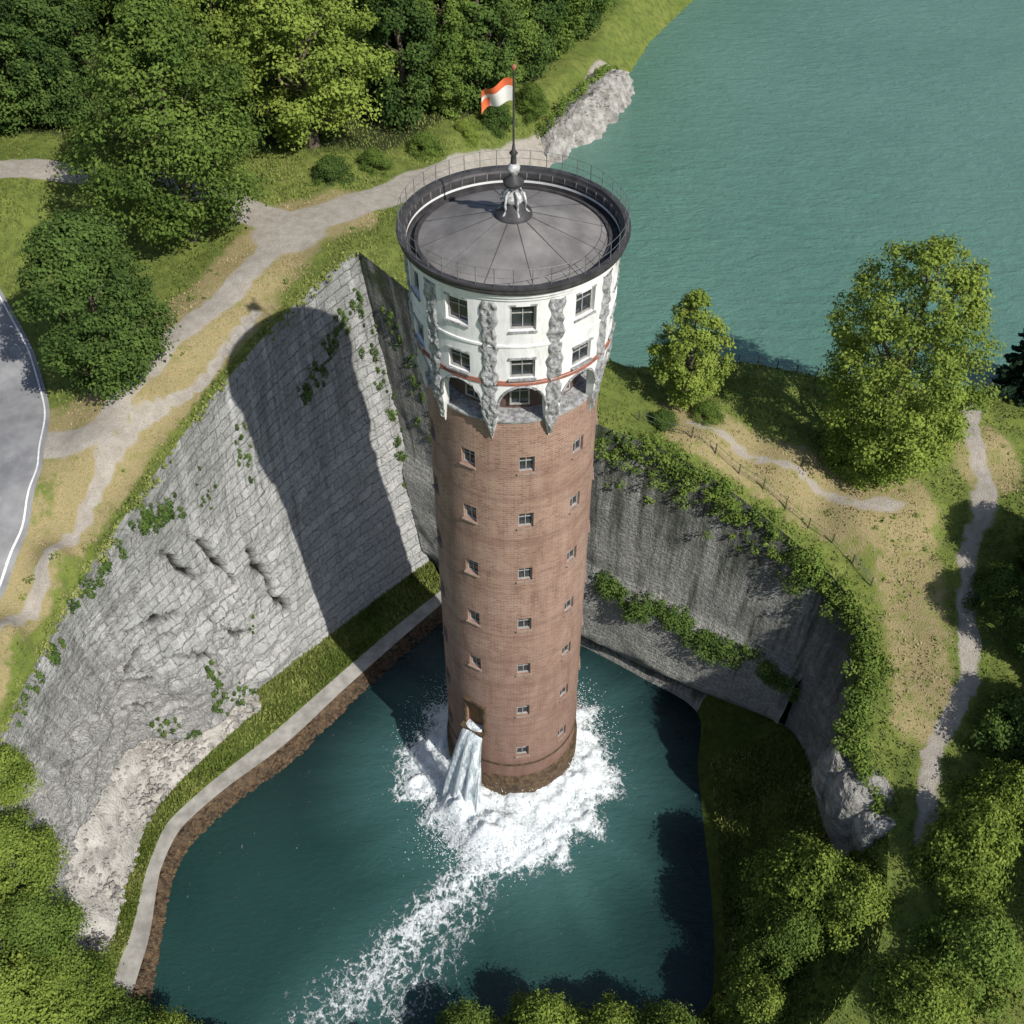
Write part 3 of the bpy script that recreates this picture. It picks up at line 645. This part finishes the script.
for k in range(12):
    a=R_(k*30+12); mb.tube([cyl(4.97,a,47.41),cyl(2.5,a,48.24),cyl(.4,a,48.94)],[.03,.03,.03],5,1)
mb.obj('roof',[M_roof,M_seam],tower,False)
mb=MB()
for k in range(40):
    a=R_(k*9); mb.tube([cyl(5.95,a,48.2),cyl(5.95,a,49.25)],[.022,.02],5,0)
for zz in(48.75,49.23): mb.tube([cyl(5.95,R_(j*5),zz) for j in range(73)],[.014]*73,5,0)
M_rail=simple('railing_steel',(.30,.31,.31),(.2,.2,.2),5,.5,metal=.6); mb.obj('railing',[M_rail],tower,True)
M_finw=simple('finial_paint',(.62,.62,.60),(.18,.18,.18),5,.6)
mb=MB()
mb.lathe([(1.0,48.72),(.95,48.95),(.7,49.05),(.62,49.3),(.4,49.45)],24,0)
mb.lathe([(.4,49.45),(.5,49.6),(.42,49.85),(.24,50.0),(.22,50.3)],24,1)
mb.lathe([(.22,50.3),(.5,50.45),(.55,50.65),(.3,50.8),(.18,51.0)],24,0)
mb.lathe([(.18,51.0),(.3,51.2),(.34,51.4),(.16,51.6)],24,1); mb.lathe([(.16,51.6),(.13,52.0),(.22,52.15),(.1,52.3),(.06,52.6)],24,0)
for k in range(6):
    a=R_(k*60+20); mb.tube([cyl(.3,a,50.2),cyl(.55,a,50.0),cyl(.66,a,49.5),cyl(.6,a,49.2),cyl(.8,a,48.95)],[.05,.07,.06,.05,.08],6,1)
mb.obj('finial',[M_dark,M_finw],tower,True)
mb=MB(); mb.tube([(0,0,52.4),(0,0,54),(0,0,56.3)],[.055,.05,.04],8,0); mb.lathe([(.0,56.62),(.1,56.55),(.12,56.42),(.05,56.3)],12,1); mb.obj('flagpole',[M_dark,M_red],tower,True)
V=[];F=[];MI=[];nu,nv=30,18
for i in range(nu+1):
    s=i/nu
    for j in range(nv+1):
        v=j/nv; V.append((-.05-1.5*s,.2*math.sin(s*8+v*1.8)*s+.25*s,55.9-.15*s-.75*s*s-1.15*v*(1-.15*s)+.08*math.sin(s*8+v)))
for i in range(nu):
    for j in range(nv):
        q0=i*(nv+1)+j; F.append((q0,q0+1,q0+nv+2,q0+nv+1)); s=i/nu;v=j/nv; MI.append(0 if (v<.28 or (s>.72 and v>.45)) else 1)
M_flr=simple('flag_red',(.72,.16,.06),(.65,.13,.05),3,.8,.1); M_flw=simple('flag_white',(.82,.79,.74),None,1,.8,.1)
mk_obj('flag',V,F,[M_flr,M_flw],tower,mi=MI,smooth=True)
# ------------------------------------------------------------------ vegetation
def leafquads(C,N,size,r=rng):
    n=len(C); N=N/(np.linalg.norm(N,axis=1,keepdims=True)+1e-9)
    t=np.cross(N,r.normal(size=(n,3))); t/=np.linalg.norm(t,axis=1,keepdims=True)+1e-9; b=np.cross(N,t)
    s=size*r.uniform(.6,1.3,n); a=t*s[:,None];bb=b*(s*r.uniform(.45,.8,n))[:,None]
    V=np.stack([C-a,C-bb,C+a,C+bb],1).reshape(-1,3); F=np.arange(4*n).reshape(n,4); return V,F
def crown_profile(kind,h):
    if kind=='oval': return np.sin(np.pi*np.clip(h*.93+.05,0,1)**.75)**.75
    if kind=='round': return np.sqrt(np.clip(1-(2*h-1)**2,0,1))**.85
    if kind=='column': return np.clip(np.sin(np.pi*np.clip(h*.94+.04,0,1)**.8)**.5,0,1)
    if kind=='bush': return np.sqrt(np.clip(1-(h*1.0)**2,0,1))
def make_tree(name,H,R,kind,mats,seed,nleaf,lsize,base=.12,nclump=220,trunk=True,cs=.12,lobe=1.):
    r=np.random.default_rng(seed); V=[];F=[];MI=[];VA=[]
    mb=MB()
    if trunk:
        tr=H*.018+.08; pts=[(0,0,-.6)];rad=[tr*1.5]
        for i in range(1,7):
            pts.append((math.sin(i*1.3+seed)*.02*H*(i/6),math.cos(i*1.7+seed)*.02*H*(i/6),H*.85*i/6)); rad.append(tr*(1-.85*i/6))
        mb.tube(pts,rad,8,0)
    hz=base+(1-base)*r.uniform(0,1,nclump)**.85
    ph=r.uniform(0,2*np.pi,nclump); hh=(hz-base)/(1-base)
    lob=1+lobe*(.12*np.sin(ph*2+seed)+.09*np.sin(ph*3+hz*7+seed*2)+.08*np.sin(ph*5+hz*13+seed))
    rr=R*crown_profile(kind,hh)*lob*(r.uniform(.2,1.,nclump)**.38)
    cr=R*(cs if kind!='column' else cs*1.5)*r.uniform(.5,1.7,nclump)*(1.1-.3*hh)
    rr=np.maximum(rr-cr*.5,0)
    CC=np.c_[np.cos(ph)*rr,np.sin(ph)*rr,hz*H-cr*.5]
    if trunk:
        for i in range(0,nclump,max(1,nclump//26)):
            c=CC[i]; z0=max(H*max(base,.1)*.8,c[2]-rr[i]*.9-H*.05); p0=Vector((0,0,z0)); p1=Vector(c); md=(p0*.5+p1*.5)+Vector((0,0,-.04*H)); mb.tube([p0,md,p1],[H*.008+.02,H*.005+.015,.015],5,0)
    w=cr**2; cnt=np.maximum(14,(nleaf*w/w.sum()).astype(int))
    Cs=[];Ns=[];Vs=[]
    big=.5+.5*np.sin(ph*1.5+hz*9+seed)
    for i in range(nclump):
        n=cnt[i]; d=r.normal(size=(n,3)); d/=np.linalg.norm(d,axis=1,keepdims=True); d[:,2]=np.where((d[:,2]<-.2)&(r.random(n)<.5),-d[:,2],d[:,2])
        rad=cr[i]*(r.uniform(.1,1.5,n)**.6); q=CC[i]+d*rad[:,None]*np.array([1.2,1.2,.8])
        q+=r.normal(0,cr[i]*.15,(n,3))
        out=CC[i]*np.array([1,1,0]); out=out/(np.linalg.norm(out)+1e-6)
        nn=d*.6+out*.4+np.array([0,0,.6])+r.normal(0,.5,(n,3)); Cs.append(q);Ns.append(nn)
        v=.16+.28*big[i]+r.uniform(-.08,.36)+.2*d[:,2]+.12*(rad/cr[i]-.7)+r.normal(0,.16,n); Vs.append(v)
    Cs=np.concatenate(Cs);Ns=np.concatenate(Ns);Vs=np.concatenate(Vs)
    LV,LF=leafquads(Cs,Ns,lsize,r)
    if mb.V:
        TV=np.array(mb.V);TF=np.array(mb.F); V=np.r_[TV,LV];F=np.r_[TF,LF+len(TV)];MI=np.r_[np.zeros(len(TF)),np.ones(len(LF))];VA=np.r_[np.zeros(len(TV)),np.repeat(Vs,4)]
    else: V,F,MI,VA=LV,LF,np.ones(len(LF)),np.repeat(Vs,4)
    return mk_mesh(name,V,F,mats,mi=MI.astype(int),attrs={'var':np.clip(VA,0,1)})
def make_conifer(name,H,R,seed):
    r=np.random.default_rng(seed); mb=MB(); mb.tube([(0,0,-.5),(0,0,H*.5),(0,0,H)],[.22,.13,.03],8,0); Cs=[];Ns=[];Vs=[]
    nl=26
    for i in range(nl):
        h=.06+.92*i/nl; L=R*(1-h)**.85*r.uniform(.85,1.1)+.15; nb=int(7+5*(1-h))
        for b in range(nb):
            a=2*np.pi*(b+r.uniform(-.3,.3))/nb+i; LL=L*r.uniform(.75,1.1); n=int(40+60*LL/R); s=r.uniform(.1,1,n)**.7
            wd=.22*LL*(1.1-s); x=s*LL; y=r.uniform(-1,1,n)*wd; z=h*H-.25*LL*s+.1*LL*s*s+r.normal(0,.06,n)
            Cs.append(np.c_[x*np.cos(a)-y*np.sin(a),x*np.sin(a)+y*np.cos(a),z]); Ns.append(np.array([np.cos(a)*.3,np.sin(a)*.3,1])+r.normal(0,.45,(n,3))); Vs.append(.2+.6*s+r.normal(0,.15,n))
            if b%2==0: mb.tube([(0,0,h*H),(math.cos(a)*LL*.9,math.sin(a)*LL*.9,h*H-.2*LL)],[.03,.01],4,0)
    C=np.concatenate(Cs);N=np.concatenate(Ns);Vv=np.concatenate(Vs); LV,LF=leafquads(C,N,.17,r); TV=np.array(mb.V);TF=np.array(mb.F)
    return mk_mesh(name,np.r_[TV,LV],np.r_[TF,LF+len(TV)],[M_bark,M_lfC],mi=np.r_[np.zeros(len(TF)),np.ones(len(LF))].astype(int),attrs={'var':np.clip(np.r_[np.zeros(len(TV)),np.repeat(Vv,4)],0,1)})
lib={
'lindA':make_tree('linden_a',20,7,'oval',[M_bark,M_lfA],1,40000,.165,.12,280),
'lindB':make_tree('linden_b',20,6.6,'oval',[M_bark,M_lfA],2,37000,.165,.08,260),
'brA':make_tree('beech_bright',20,6.2,'oval',[M_bark,M_lfB],3,34000,.165,.10,260),
'dkA':make_tree('hornbeam_a',15,5,'round',[M_bark,M_lfD],4,36000,.15,.02,280,lobe=.6),
'colA':make_tree('columnar_a',18,3.6,'column',[M_bark,M_lfD],5,25000,.17,.05,170),
'colB':make_tree('columnar_b',18,3.3,'column',[M_bark,M_lfA],6,25000,.17,.05,170),
'coneA':make_tree('small_tree_a',10,3.3,'oval',[M_bark,M_lfB],8,18000,.12,.06,160),
'big':make_tree('solitary_maple',18.5,6.0,'round',[M_bark,M_lfB],9,54000,.13,.02,420,cs=.10,lobe=.45),
'bushA':make_tree('bush_a',4,3,'bush',[M_bark,M_lfB],11,24000,.09,.0,150,False,cs=.15),
'bushB':make_tree('bush_b',4,3,'bush',[M_bark,M_lfA],12,24000,.09,.0,150,False,cs=.15),
'bushC':make_tree('bush_c',4,3,'bush',[M_bark,M_lfD],13,16000,.11,.0,120,False,cs=.16),
'fir':make_conifer('fir',10,2.8,3),
}
def surf(x,y): return float(hgt(np.array([[x,y]]))[0])
def plant(key,name,x,y,z=None,s=1.,sz=None,rot=None):
    o=bpy.data.objects.new(name,lib[key])
    o.location=(x,y,(surf(x,y) if z is None else z)); o.scale=(s,s,sz or s); o.rotation_euler=(0,0,random.uniform(0,6.28) if rot is None else rot); link(o); return o
plant('lindA','broadleaf_tree',-26.4,30.5,s=.98,sz=.98)
plant('dkA','broadleaf_tree',-28.8,12.9,27.4,s=.9,sz=.9)
plant('brA','broadleaf_tree',-18.2,45.0,s=1.05,sz=1.0)
plant('brA','broadleaf_tree',-26,47.5,s=.8,sz=1.05)
plant('big','broadleaf_tree',27.7,11.4,s=.96,sz=1.02)
plant('coneA','broadleaf_tree',13.2,15.6,s=.9,sz=1.0)
plant('fir','fir_tree',41.2,19.6,21.2,s=.98)
for i,(x,y,k,s) in enumerate([(-10.5,52.5,'colA',1),(-6.6,56.0,'colB',.95),(-3.6,60,'colA',1.05),(-.6,64.5,'colB',1.),(2.2,69.5,'colA',1.05),(4.8,75.5,'colB',1.),(7.5,82,'colA',1),(10.5,88,'colB',1.0),(14,95,'colA',1),(18,102,'colB',.9),(9,97,'colB',1),(14,107,'colA',1)]):
    plant(k,'poplar_tree',x,y,s=s)
fr=random.Random(5); placed=[]
tries=0
while len(placed)<52 and tries<4000:
    tries+=1; x=fr.uniform(-75,14);y=fr.uniform(44,125)
    p=np.array([[x,y]])
    if inpoly(p,LAKE)[0] or pdist(p,LAKE,True)[0]<9 or pdist(p,PATH1)[0]<8.5 or pdist(p,PATH1B)[0]<5 or pdist(p,ROAD)[0]<6: continue
    if any((x-a)**2+(y-b)**2<6**2 for a,b in placed) or (x+18.2)**2+(y-45)**2<45 or (x+26)**2+(y-46)**2<36: continue
    placed.append((x,y)); plant(fr.choice(['lindA','lindB','brA','colA','lindB','dkA'] if x>-36 else ['dkA','colA','lindB']),'forest_tree',x,y,s=fr.uniform(.75,1.0),sz=fr.uniform(.8,1.05))
for (x,y,k,s) in [(-47,31,'dkA',.8),(-53,37,'dkA',1.0),(-46,46,'dkA',1.1),(-40,47,'colA',.9),(-57,30,'dkA',1)]:
    plant(k,'forest_tree',x,y,s=s)
for (x,y,k,s) in [(36.3,-3.5,'dkA',.55),(38.0,2.5,'dkA',.5),(40,-9,'fir',1.1),(36.5,-12,'dkA',.6),(37,-17,'lindB',.5),(44,-4,'dkA',.9),(38,-24,'dkA',.7)]:
    plant(k,'broadleaf_tree' if k!='fir' else 'fir_tree',x,y,s=s)
for (x,y,z,k,s,sz) in [(-3.0,-24.8,1.0,'bushB',1.0,1.0),(2.0,-23.6,.2,'bushA',1.0,1.3),(6.6,-24.2,.6,'bushA',1.0,1.15),(10.2,-25.0,2.0,'bushB',1.0,1.1),(-8,-26.5,1.0,'bushB',.8,.8),
 (20.3,-16.2,4.0,'bushA',1.2,1.85),(18.4,-19.2,3.0,'bushB',1.0,1.6),(22.5,-18.5,7.0,'bushA',1.0,1.3),(16.4,-23.5,2.5,'bushA',.95,1.1),(29.0,-16.8,11,'bushA',1.1,1.8),(31.8,-14,12,'bushA',.9,1.5),(28,-22.5,9.6,'bushB',1.1,1.5),(24.5,-25.5,8.6,'bushA',1.0,1.2),(33,-9,14,'bushC',.9,1.2),
 (-33.0,-12.8,14.8,'bushA',.75,.9),(-32.0,-16.6,11,'bushA',.95,1.2),(-30.6,-19.8,7.0,'bushB',1.0,1.3),(-28.6,-22.4,3.2,'bushA',1.0,1.2),(-31,-24.5,7,'bushA',1.2,1.2),(-25.6,-24.4,1.2,'bushB',.9,1.1),(-22.6,-25.0,.8,'bushA',.85,1.05),(-19.0,-26.0,.6,'bushB',.8,.9),(-35,-18,14,'bushA',1,1),(-34,-22,12,'bushB',1,1),
 (14.8,13.8,22.8,'bushB',.45,.5),(11.3,12.6,23,'bushC',.4,.5),(34.5,.5,17.6,'bushC',.7,.8),(-16,40,28.6,'bushC',.6,.6),(-12.5,42.6,28,'bushB',.6,.6),(-8.2,47.2,27.2,'bushB',.6,.6),(-4.6,51.8,26.6,'bushA',.5,.5),(26.3,11.6,20.3,'bushA',1.0,.9),(-1.5,57.0,25.6,'bushC',.6,.6),(2,62,24.8,'bushB',.6,.7)]:
    plant(k,'shrub',x,y,z,s=s,sz=sz)
def cloud(name,C,R,per,matl,size=.13,flat=(1,1,.7),parent=None,dk=.0):
    Cs=[];Ns=[];Vs=[]
    for c,rr in zip(C,R):
        n=int(per*rr*rr)+12; d=rng.normal(size=(n,3)); d/=np.linalg.norm(d,axis=1,keepdims=True); q=np.array(c)+d*(rr*rng.uniform(.2,1.,n)**.5)[:,None]*np.array(flat)
        Cs.append(q);Ns.append(d+np.array([0,-.2,.7])+rng.normal(0,.5,(n,3)));Vs.append(rng.uniform(.1,.8)+.2*d[:,2]+rng.normal(0,.13,n)-dk)
    C=np.concatenate(Cs);N=np.concatenate(Ns);v=np.concatenate(Vs); V,F=leafquads(C,N,size)
    return mk_obj(name,V,F,[matl],parent,attrs={'var':np.clip(np.repeat(v,4),0,1)})
rr_=random.Random(3)
C=[];R=[]
for s in np.arange(10.05,17.0,.02):
    p=station(s)[0]; k=.3+.95*float(fbm(np.array([[s*3.1,1.]]),1.,3)[0])
    for _ in range(2):
        t=abs(rr_.gauss(0,.05+.045*k)); f=station(s); q=f[0]*(1-t)+f[1]*t; C.append((q[0]+rr_.gauss(0,.4),q[1]+rr_.gauss(0,.4),q[2]+rr_.uniform(-.1,.4))); R.append(k*rr_.uniform(.3,1.))
cloud('ivy_on_wall_crest',C,R,180,M_lfA,.10)
C=[];R=[]
def wallpt(G,sv,s,t):
    i=int(np.argmin(np.abs(np.array(sv)-s))); j=int(round(t*(G.shape[1]-1))); return G[i,j]
for s in np.arange(10.2,13.0,.014):
    q=wallpt(GR,SVR,s,.64+.02*math.sin(s*6)); k=.15+1.3*max(0,float(fbm(np.array([[s*4.1,5.]]),1.,3)[0])-.28)
    C.append((q[0]-.2+rr_.gauss(0,.25),q[1]-.5+rr_.gauss(0,.25),q[2]+rr_.gauss(0,.5)-.6*k)); R.append(k*rr_.uniform(.5,1.3))
cloud('ivy_on_wall_ledge',C,R,190,M_lfD,.10)
C=[];R=[]
for (s0,t0,s1,t1,rad,n) in [(6.6,.22,7.6,.12,.42,34),(6.3,.24,6.7,.24,.4,14),(3.75,.06,4.25,.18,.55,34),(5.3,.17,5.35,.30,.3,16),(4.6,.2,4.8,.26,.25,10),(4.2,.72,4.35,.95,.45,26),(4.6,.9,4.9,.97,.4,14),(2.9,.04,3.5,.08,.5,20),(2.2,.05,2.7,.1,.6,16),(5.0,.72,5.1,.78,.2,6),(3.3,.85,3.9,.97,.4,16),(7.75,.1,7.95,.7,.5,40),(8.2,.15,8.5,.5,.5,34)]:  # creeper patches; those at the back corner are added to darken it like shade
    for i in range(n):
        f=i/max(1,n-1); s=s0+(s1-s0)*f+rr_.gauss(0,.07);t=min(.97,max(.01,t0+(t1-t0)*f+rr_.gauss(0,.022)))
        q=wallpt(GL,SVL,s,t) if s<8 else wallpt(GR,SVR,s,t); C.append((q[0]+.1,q[1]-.12,q[2])); R.append(rad*rr_.uniform(.25,1.15))
cloud('creeper_on_wall',C,R,220,M_lfD,.10,(.6,.6,1.2))
C=[];R=[]
for s in np.arange(0.2,8.0,.022):
    p=station(s)[0]; C.append((p[0]+rr_.gauss(-.2,.35),p[1]+rr_.gauss(.1,.3),p[2]+.02)); R.append(.10+.34*rr_.random()**3*(1.7 if s<4 else .9))
cloud('crest_weeds',C,R,300,M_gr,.09)
def blades(name,P,Z,h,w,matl,vb=.5):
    n=len(P); a=rng.uniform(0,np.pi*2,n); hh=h*rng.uniform(.5,1.4,n); ww=w*rng.uniform(.6,1.3,n); dx=np.c_[np.cos(a),np.sin(a),np.zeros(n)]*ww[:,None]
    B0=np.c_[P,Z-.03]; lean=rng.normal(0,.35,(n,2))*hh[:,None]; T=B0+np.c_[lean,hh]
    V=np.stack([B0-dx,B0+dx,T],1).reshape(-1,3); F=np.arange(3*n).reshape(n,3); v=np.clip(vb+(vn(P,.4)-.5)*.9+rng.normal(0,.15,n),0,1)
    return mk_obj(name,V,F,[matl],attrs={'var':np.repeat(v,3)})
P=np.c_[rng.uniform(-60,45,210000),rng.uniform(-34,62,210000)]
ok=~inpoly(P,RIM)&~inpoly(P,LAKE); P=P[ok]; ok=(pathmask(P)<.3)&(pdist(P,ROAD)>2.9)&(pdist(P,LAKE,True)>.2); P=P[ok]
dm=drymask(P)+.3*(fbm(P,.8,3)-.5); Z=hgt(P)
g=dm<.42; blades('tall_grass',P[g],Z[g],.22,.08,M_gr,.42)
blades('dry_grass',P[~g],Z[~g],.14,.07,M_dg,.5)
wc=np.c_[rng.uniform(-40,40,1500),rng.uniform(-30,50,1500)]
ok=~inpoly(wc,RIM)&~inpoly(wc,LAKE); wc=wc[ok]; wc=wc[(pathmask(wc)<.15)&(pdist(wc,ROAD)>3)&(fbm(wc,.25,3)>.47)]
wz=hgt(wc); cloud('meadow_weeds',np.c_[wc,wz+.05],rng.uniform(.12,.5,len(wc)),160,M_lfA,.08,(1,1,.5))
Ps=[]
for (a,b,r0,r1,n) in [(5,8,1,3,8000),(0,5,2,3,4500),(13,22.9,1,4,16000),(17,22.9,0,1,12000)]:
    for _ in range(n):
        f=station(rng.uniform(a,b)); t=rng.uniform(r0,r1); i=min(int(t),r1-1); k=t-i; q=f[i]*(1-k)+f[i+1]*k; Ps.append(q)
Ps=np.array(Ps); blades('bank_grass',Ps[:,:2],Ps[:,2],.32,.09,M_gr,.3)
# ------------------------------------------------------------------ fences
def fence(name,poly,hp=1.0,sp=2.0):
    P=np.array(poly,float); L=np.r_[0,np.cumsum(np.linalg.norm(np.diff(P,axis=0),axis=1))]; s=np.arange(0,L[-1],sp)
    Q=np.c_[np.interp(s,L,P[:,0]),np.interp(s,L,P[:,1])]; Z=hgt(Q); mb=MB()
    for (x,y),z in zip(Q,Z): mb.tube([(x,y,z-.3),(x+random.uniform(-.04,.04),y,z+hp)],[.05,.045],6,0)
    for hh in(.45,.9): mb.tube([(x,y,z+hh*hp) for (x,y),z in zip(Q,Z)],[.018]*len(Q),4,1)
    mb.obj(name,[M_bark,M_rail])
fence('wire_fence',[(9.5,12.4),(13.2,11.6),(19,8.6),(24.4,4.6),(26.8,1)])
fence('wire_fence',[(17,22.6),(21,21.9),(26,20.7),(33,19.4)],.9,1.6)
# ------------------------------------------------------------------ rocks
def rockmesh(c,sz,seed):
    n1,n2=56,34; V=[];F=[]
    for i in range(n2+1):
        th=math.pi*i/n2
        for j in range(n1): ph=2*math.pi*j/n1; V.append((math.sin(th)*math.cos(ph),math.sin(th)*math.sin(ph),math.cos(th)))
    V=np.array(V); d=1+(fbm(V+seed*3.7,1.4,5)-.5)*1.0; d=d*.6+np.floor(d*6)/6*.4; V=V*d[:,None]; V=np.sign(V)*np.abs(V)**.75*np.array(sz)+np.array(c)
    for i in range(n2):
        for j in range(n1): F.append((i*n1+j,(i+1)*n1+j,(i+1)*n1+(j+1)%n1,i*n1+(j+1)%n1))
    return V,np.array(F)
def rocks(name,lst,matl):
    Vs=[];Fs=[];o=0
    for i,(x,y,z,sx,sy,sz) in enumerate(lst):
        V,F=rockmesh((x,y,z),(sx,sy,sz),i+1); Vs.append(V);Fs.append(F+o);o+=len(V)
    return mk_obj(name,np.concatenate(Vs),np.concatenate(Fs),[matl],smooth=False)
M_cliff=simple('shore_cliff_rock',(.44,.42,.385),(.20,.188,.17),1.1,.9,1.,.35,bscale=2.5)
M_rock2=simple('outcrop_rock',(.34,.33,.30),(.13,.125,.115),1.1,.9,1.,.35,bscale=2.5)
rocks('rock_outcrop',[(23.6,-11.2,10.6,1.9,2.2,3.0),(24.4,-13.6,9.8,1.5,1.6,2.6),(22.6,-9.4,10.5,1.3,1.5,2.8)],M_rock2)
CL=np.array([(3.9,57.8,21.8),(5.2,59.6,23.4),(7.2,62.2,24.6),(9.3,65.4,25.0),(11.2,68.8,25.0),(12.6,72.4,24.4),(13.6,76,22.8)])
L=np.r_[0,np.cumsum(np.linalg.norm(np.diff(CL[:,:2],axis=0),axis=1))]; sv=np.linspace(0,L[-1],90); Q=np.c_[[np.interp(sv,L,CL[:,i]) for i in range(3)]].T
tg=np.gradient(Q[:,:2],axis=0); tg/=np.linalg.norm(tg,axis=1,keepdims=True); nn=np.c_[tg[:,1],-tg[:,0]]
rows=[]
for t in np.linspace(0,1,26): rows.append(np.c_[Q[:,:2]+nn*(1.1-1.5*t),20.3+(Q[:,2]-20.3)*t])
for t in np.linspace(.1,1,12): rows.append(np.c_[Q[:,:2]+nn*(-.4-3.0*t),Q[:,2]-1.6*t*t])
G=np.stack(rows,1); Pf=G.reshape(-1,3); k=fbm(Pf*np.array([1,1,.7]),.8,5).reshape(G.shape[:2]); k=k*.5+np.floor(k*9)/9*.5
G[:,:,:2]+=nn[:,None,:]*((k-.5)*2.6)[:,:,None]; G[:,:,2]+=((fbm(Pf+9,.9,4)-.5)*1.0).reshape(G.shape[:2])*np.linspace(0,1,G.shape[1])[None,:]
n,m=G.shape[:2]; idx=np.arange(n*m).reshape(n,m); F=np.stack([idx[:-1,:-1],idx[1:,:-1],idx[1:,1:],idx[:-1,1:]],2).reshape(-1,4)
mk_obj('shore_cliff',G.reshape(-1,3),F,[M_cliff],smooth=False)
C=[];R=[]
for i in range(0,90,2):
    q=Q[i]; k=random.random(); C.append((q[0]-nn[i,0]*(1.6+k),q[1]-nn[i,1]*(1.6+k),q[2]+.1)); R.append(.3+.5*random.random())
cloud('cliff_top_scrub',C,R,170,M_lfA,.12)
def stones(name,pts,smin,smax,matl):
    o=np.array([(1,0,0),(-1,0,0),(0,1,0),(0,-1,0),(0,0,.7),(0,0,-.7),(.6,.6,.35),(-.6,.6,.35),(.6,-.6,.35),(-.6,-.6,.35)],float)
    f=np.array([(0,6,4),(6,2,4),(2,7,4),(7,1,4),(1,9,4),(9,3,4),(3,8,4),(8,0,4),(0,5,2),(0,2,6),(2,5,1),(2,1,7),(1,5,3),(1,3,9),(3,5,0),(3,0,8)])
    P=np.array(pts); n=len(P); a=rng.uniform(0,6.28,n); s=rng.uniform(smin,smax,n)
    oo=o[None]*(1+rng.normal(0,.15,(n,10,1))); x=oo[:,:,0]*np.cos(a)[:,None]-oo[:,:,1]*np.sin(a)[:,None]; y=oo[:,:,0]*np.sin(a)[:,None]+oo[:,:,1]*np.cos(a)[:,None]
    V=P[:,None,:]+np.stack([x,y,oo[:,:,2]],2)*s[:,None,None]
    return mk_obj(name,V.reshape(-1,3),(f[None]+np.arange(n)[:,None,None]*10).reshape(-1,3),[matl])
pp=[]
for _ in range(2600):
    f=station(rng.uniform(-1,8)); k=rng.uniform(.2,1.3); q=f[4]*(1-k)+f[5]*k; q[2]=max(q[2],-.05); pp.append(q)
stones('shore_stones',pp,.08,.3,M_brown)
pp=[]
for _ in range(1100):
    f=station(rng.uniform(0,5)); k=rng.uniform(0,1)**1.5; pp.append(f[1]*(1-k)+f[2]*k+np.array([0,0,.05]))
stones('fallen_stones',pp,.06,.34,M_cliff)
# ------------------------------------------------------------------ light, sky, camera
sd=Vector((1,-1.1,0)).normalized(); el=R_(43)
sun=bpy.data.lights.new('sun','SUN'); sun.energy=5.0; sun.angle=R_(.5); sun.color=(1,.96,.90)
so=bpy.data.objects.new('sun',sun); d=Vector((sd.x*math.cos(el),sd.y*math.cos(el),math.sin(el))); so.rotation_euler=d.to_track_quat('Z','Y').to_euler(); so.location=d*200; link(so)
w=bpy.data.worlds.new('World'); scene.world=w; w.use_nodes=True; nt=w.node_tree; bg=nt.nodes['Background']
sky=nt.nodes.new('ShaderNodeTexSky'); sky.sky_type='NISHITA'; sky.sun_disc=False; sky.sun_elevation=el; sky.sun_rotation=math.atan2(sd.x,sd.y); nt.links.new(sky.outputs[0],bg.inputs[0]); bg.inputs[1].default_value=.11
cam=bpy.data.cameras.new('camera'); cam.lens=39.9; cam.sensor_width=36; cam.clip_end=5000; cam.clip_start=.5
co=bpy.data.objects.new('camera',cam); co.location=(0,-52.3,79.3); co.rotation_euler=(R_(45),0,0); link(co); scene.camera=co
scene.view_settings.view_transform='Standard'; scene.view_settings.look='None'; scene.view_settings.exposure=0
print('done')
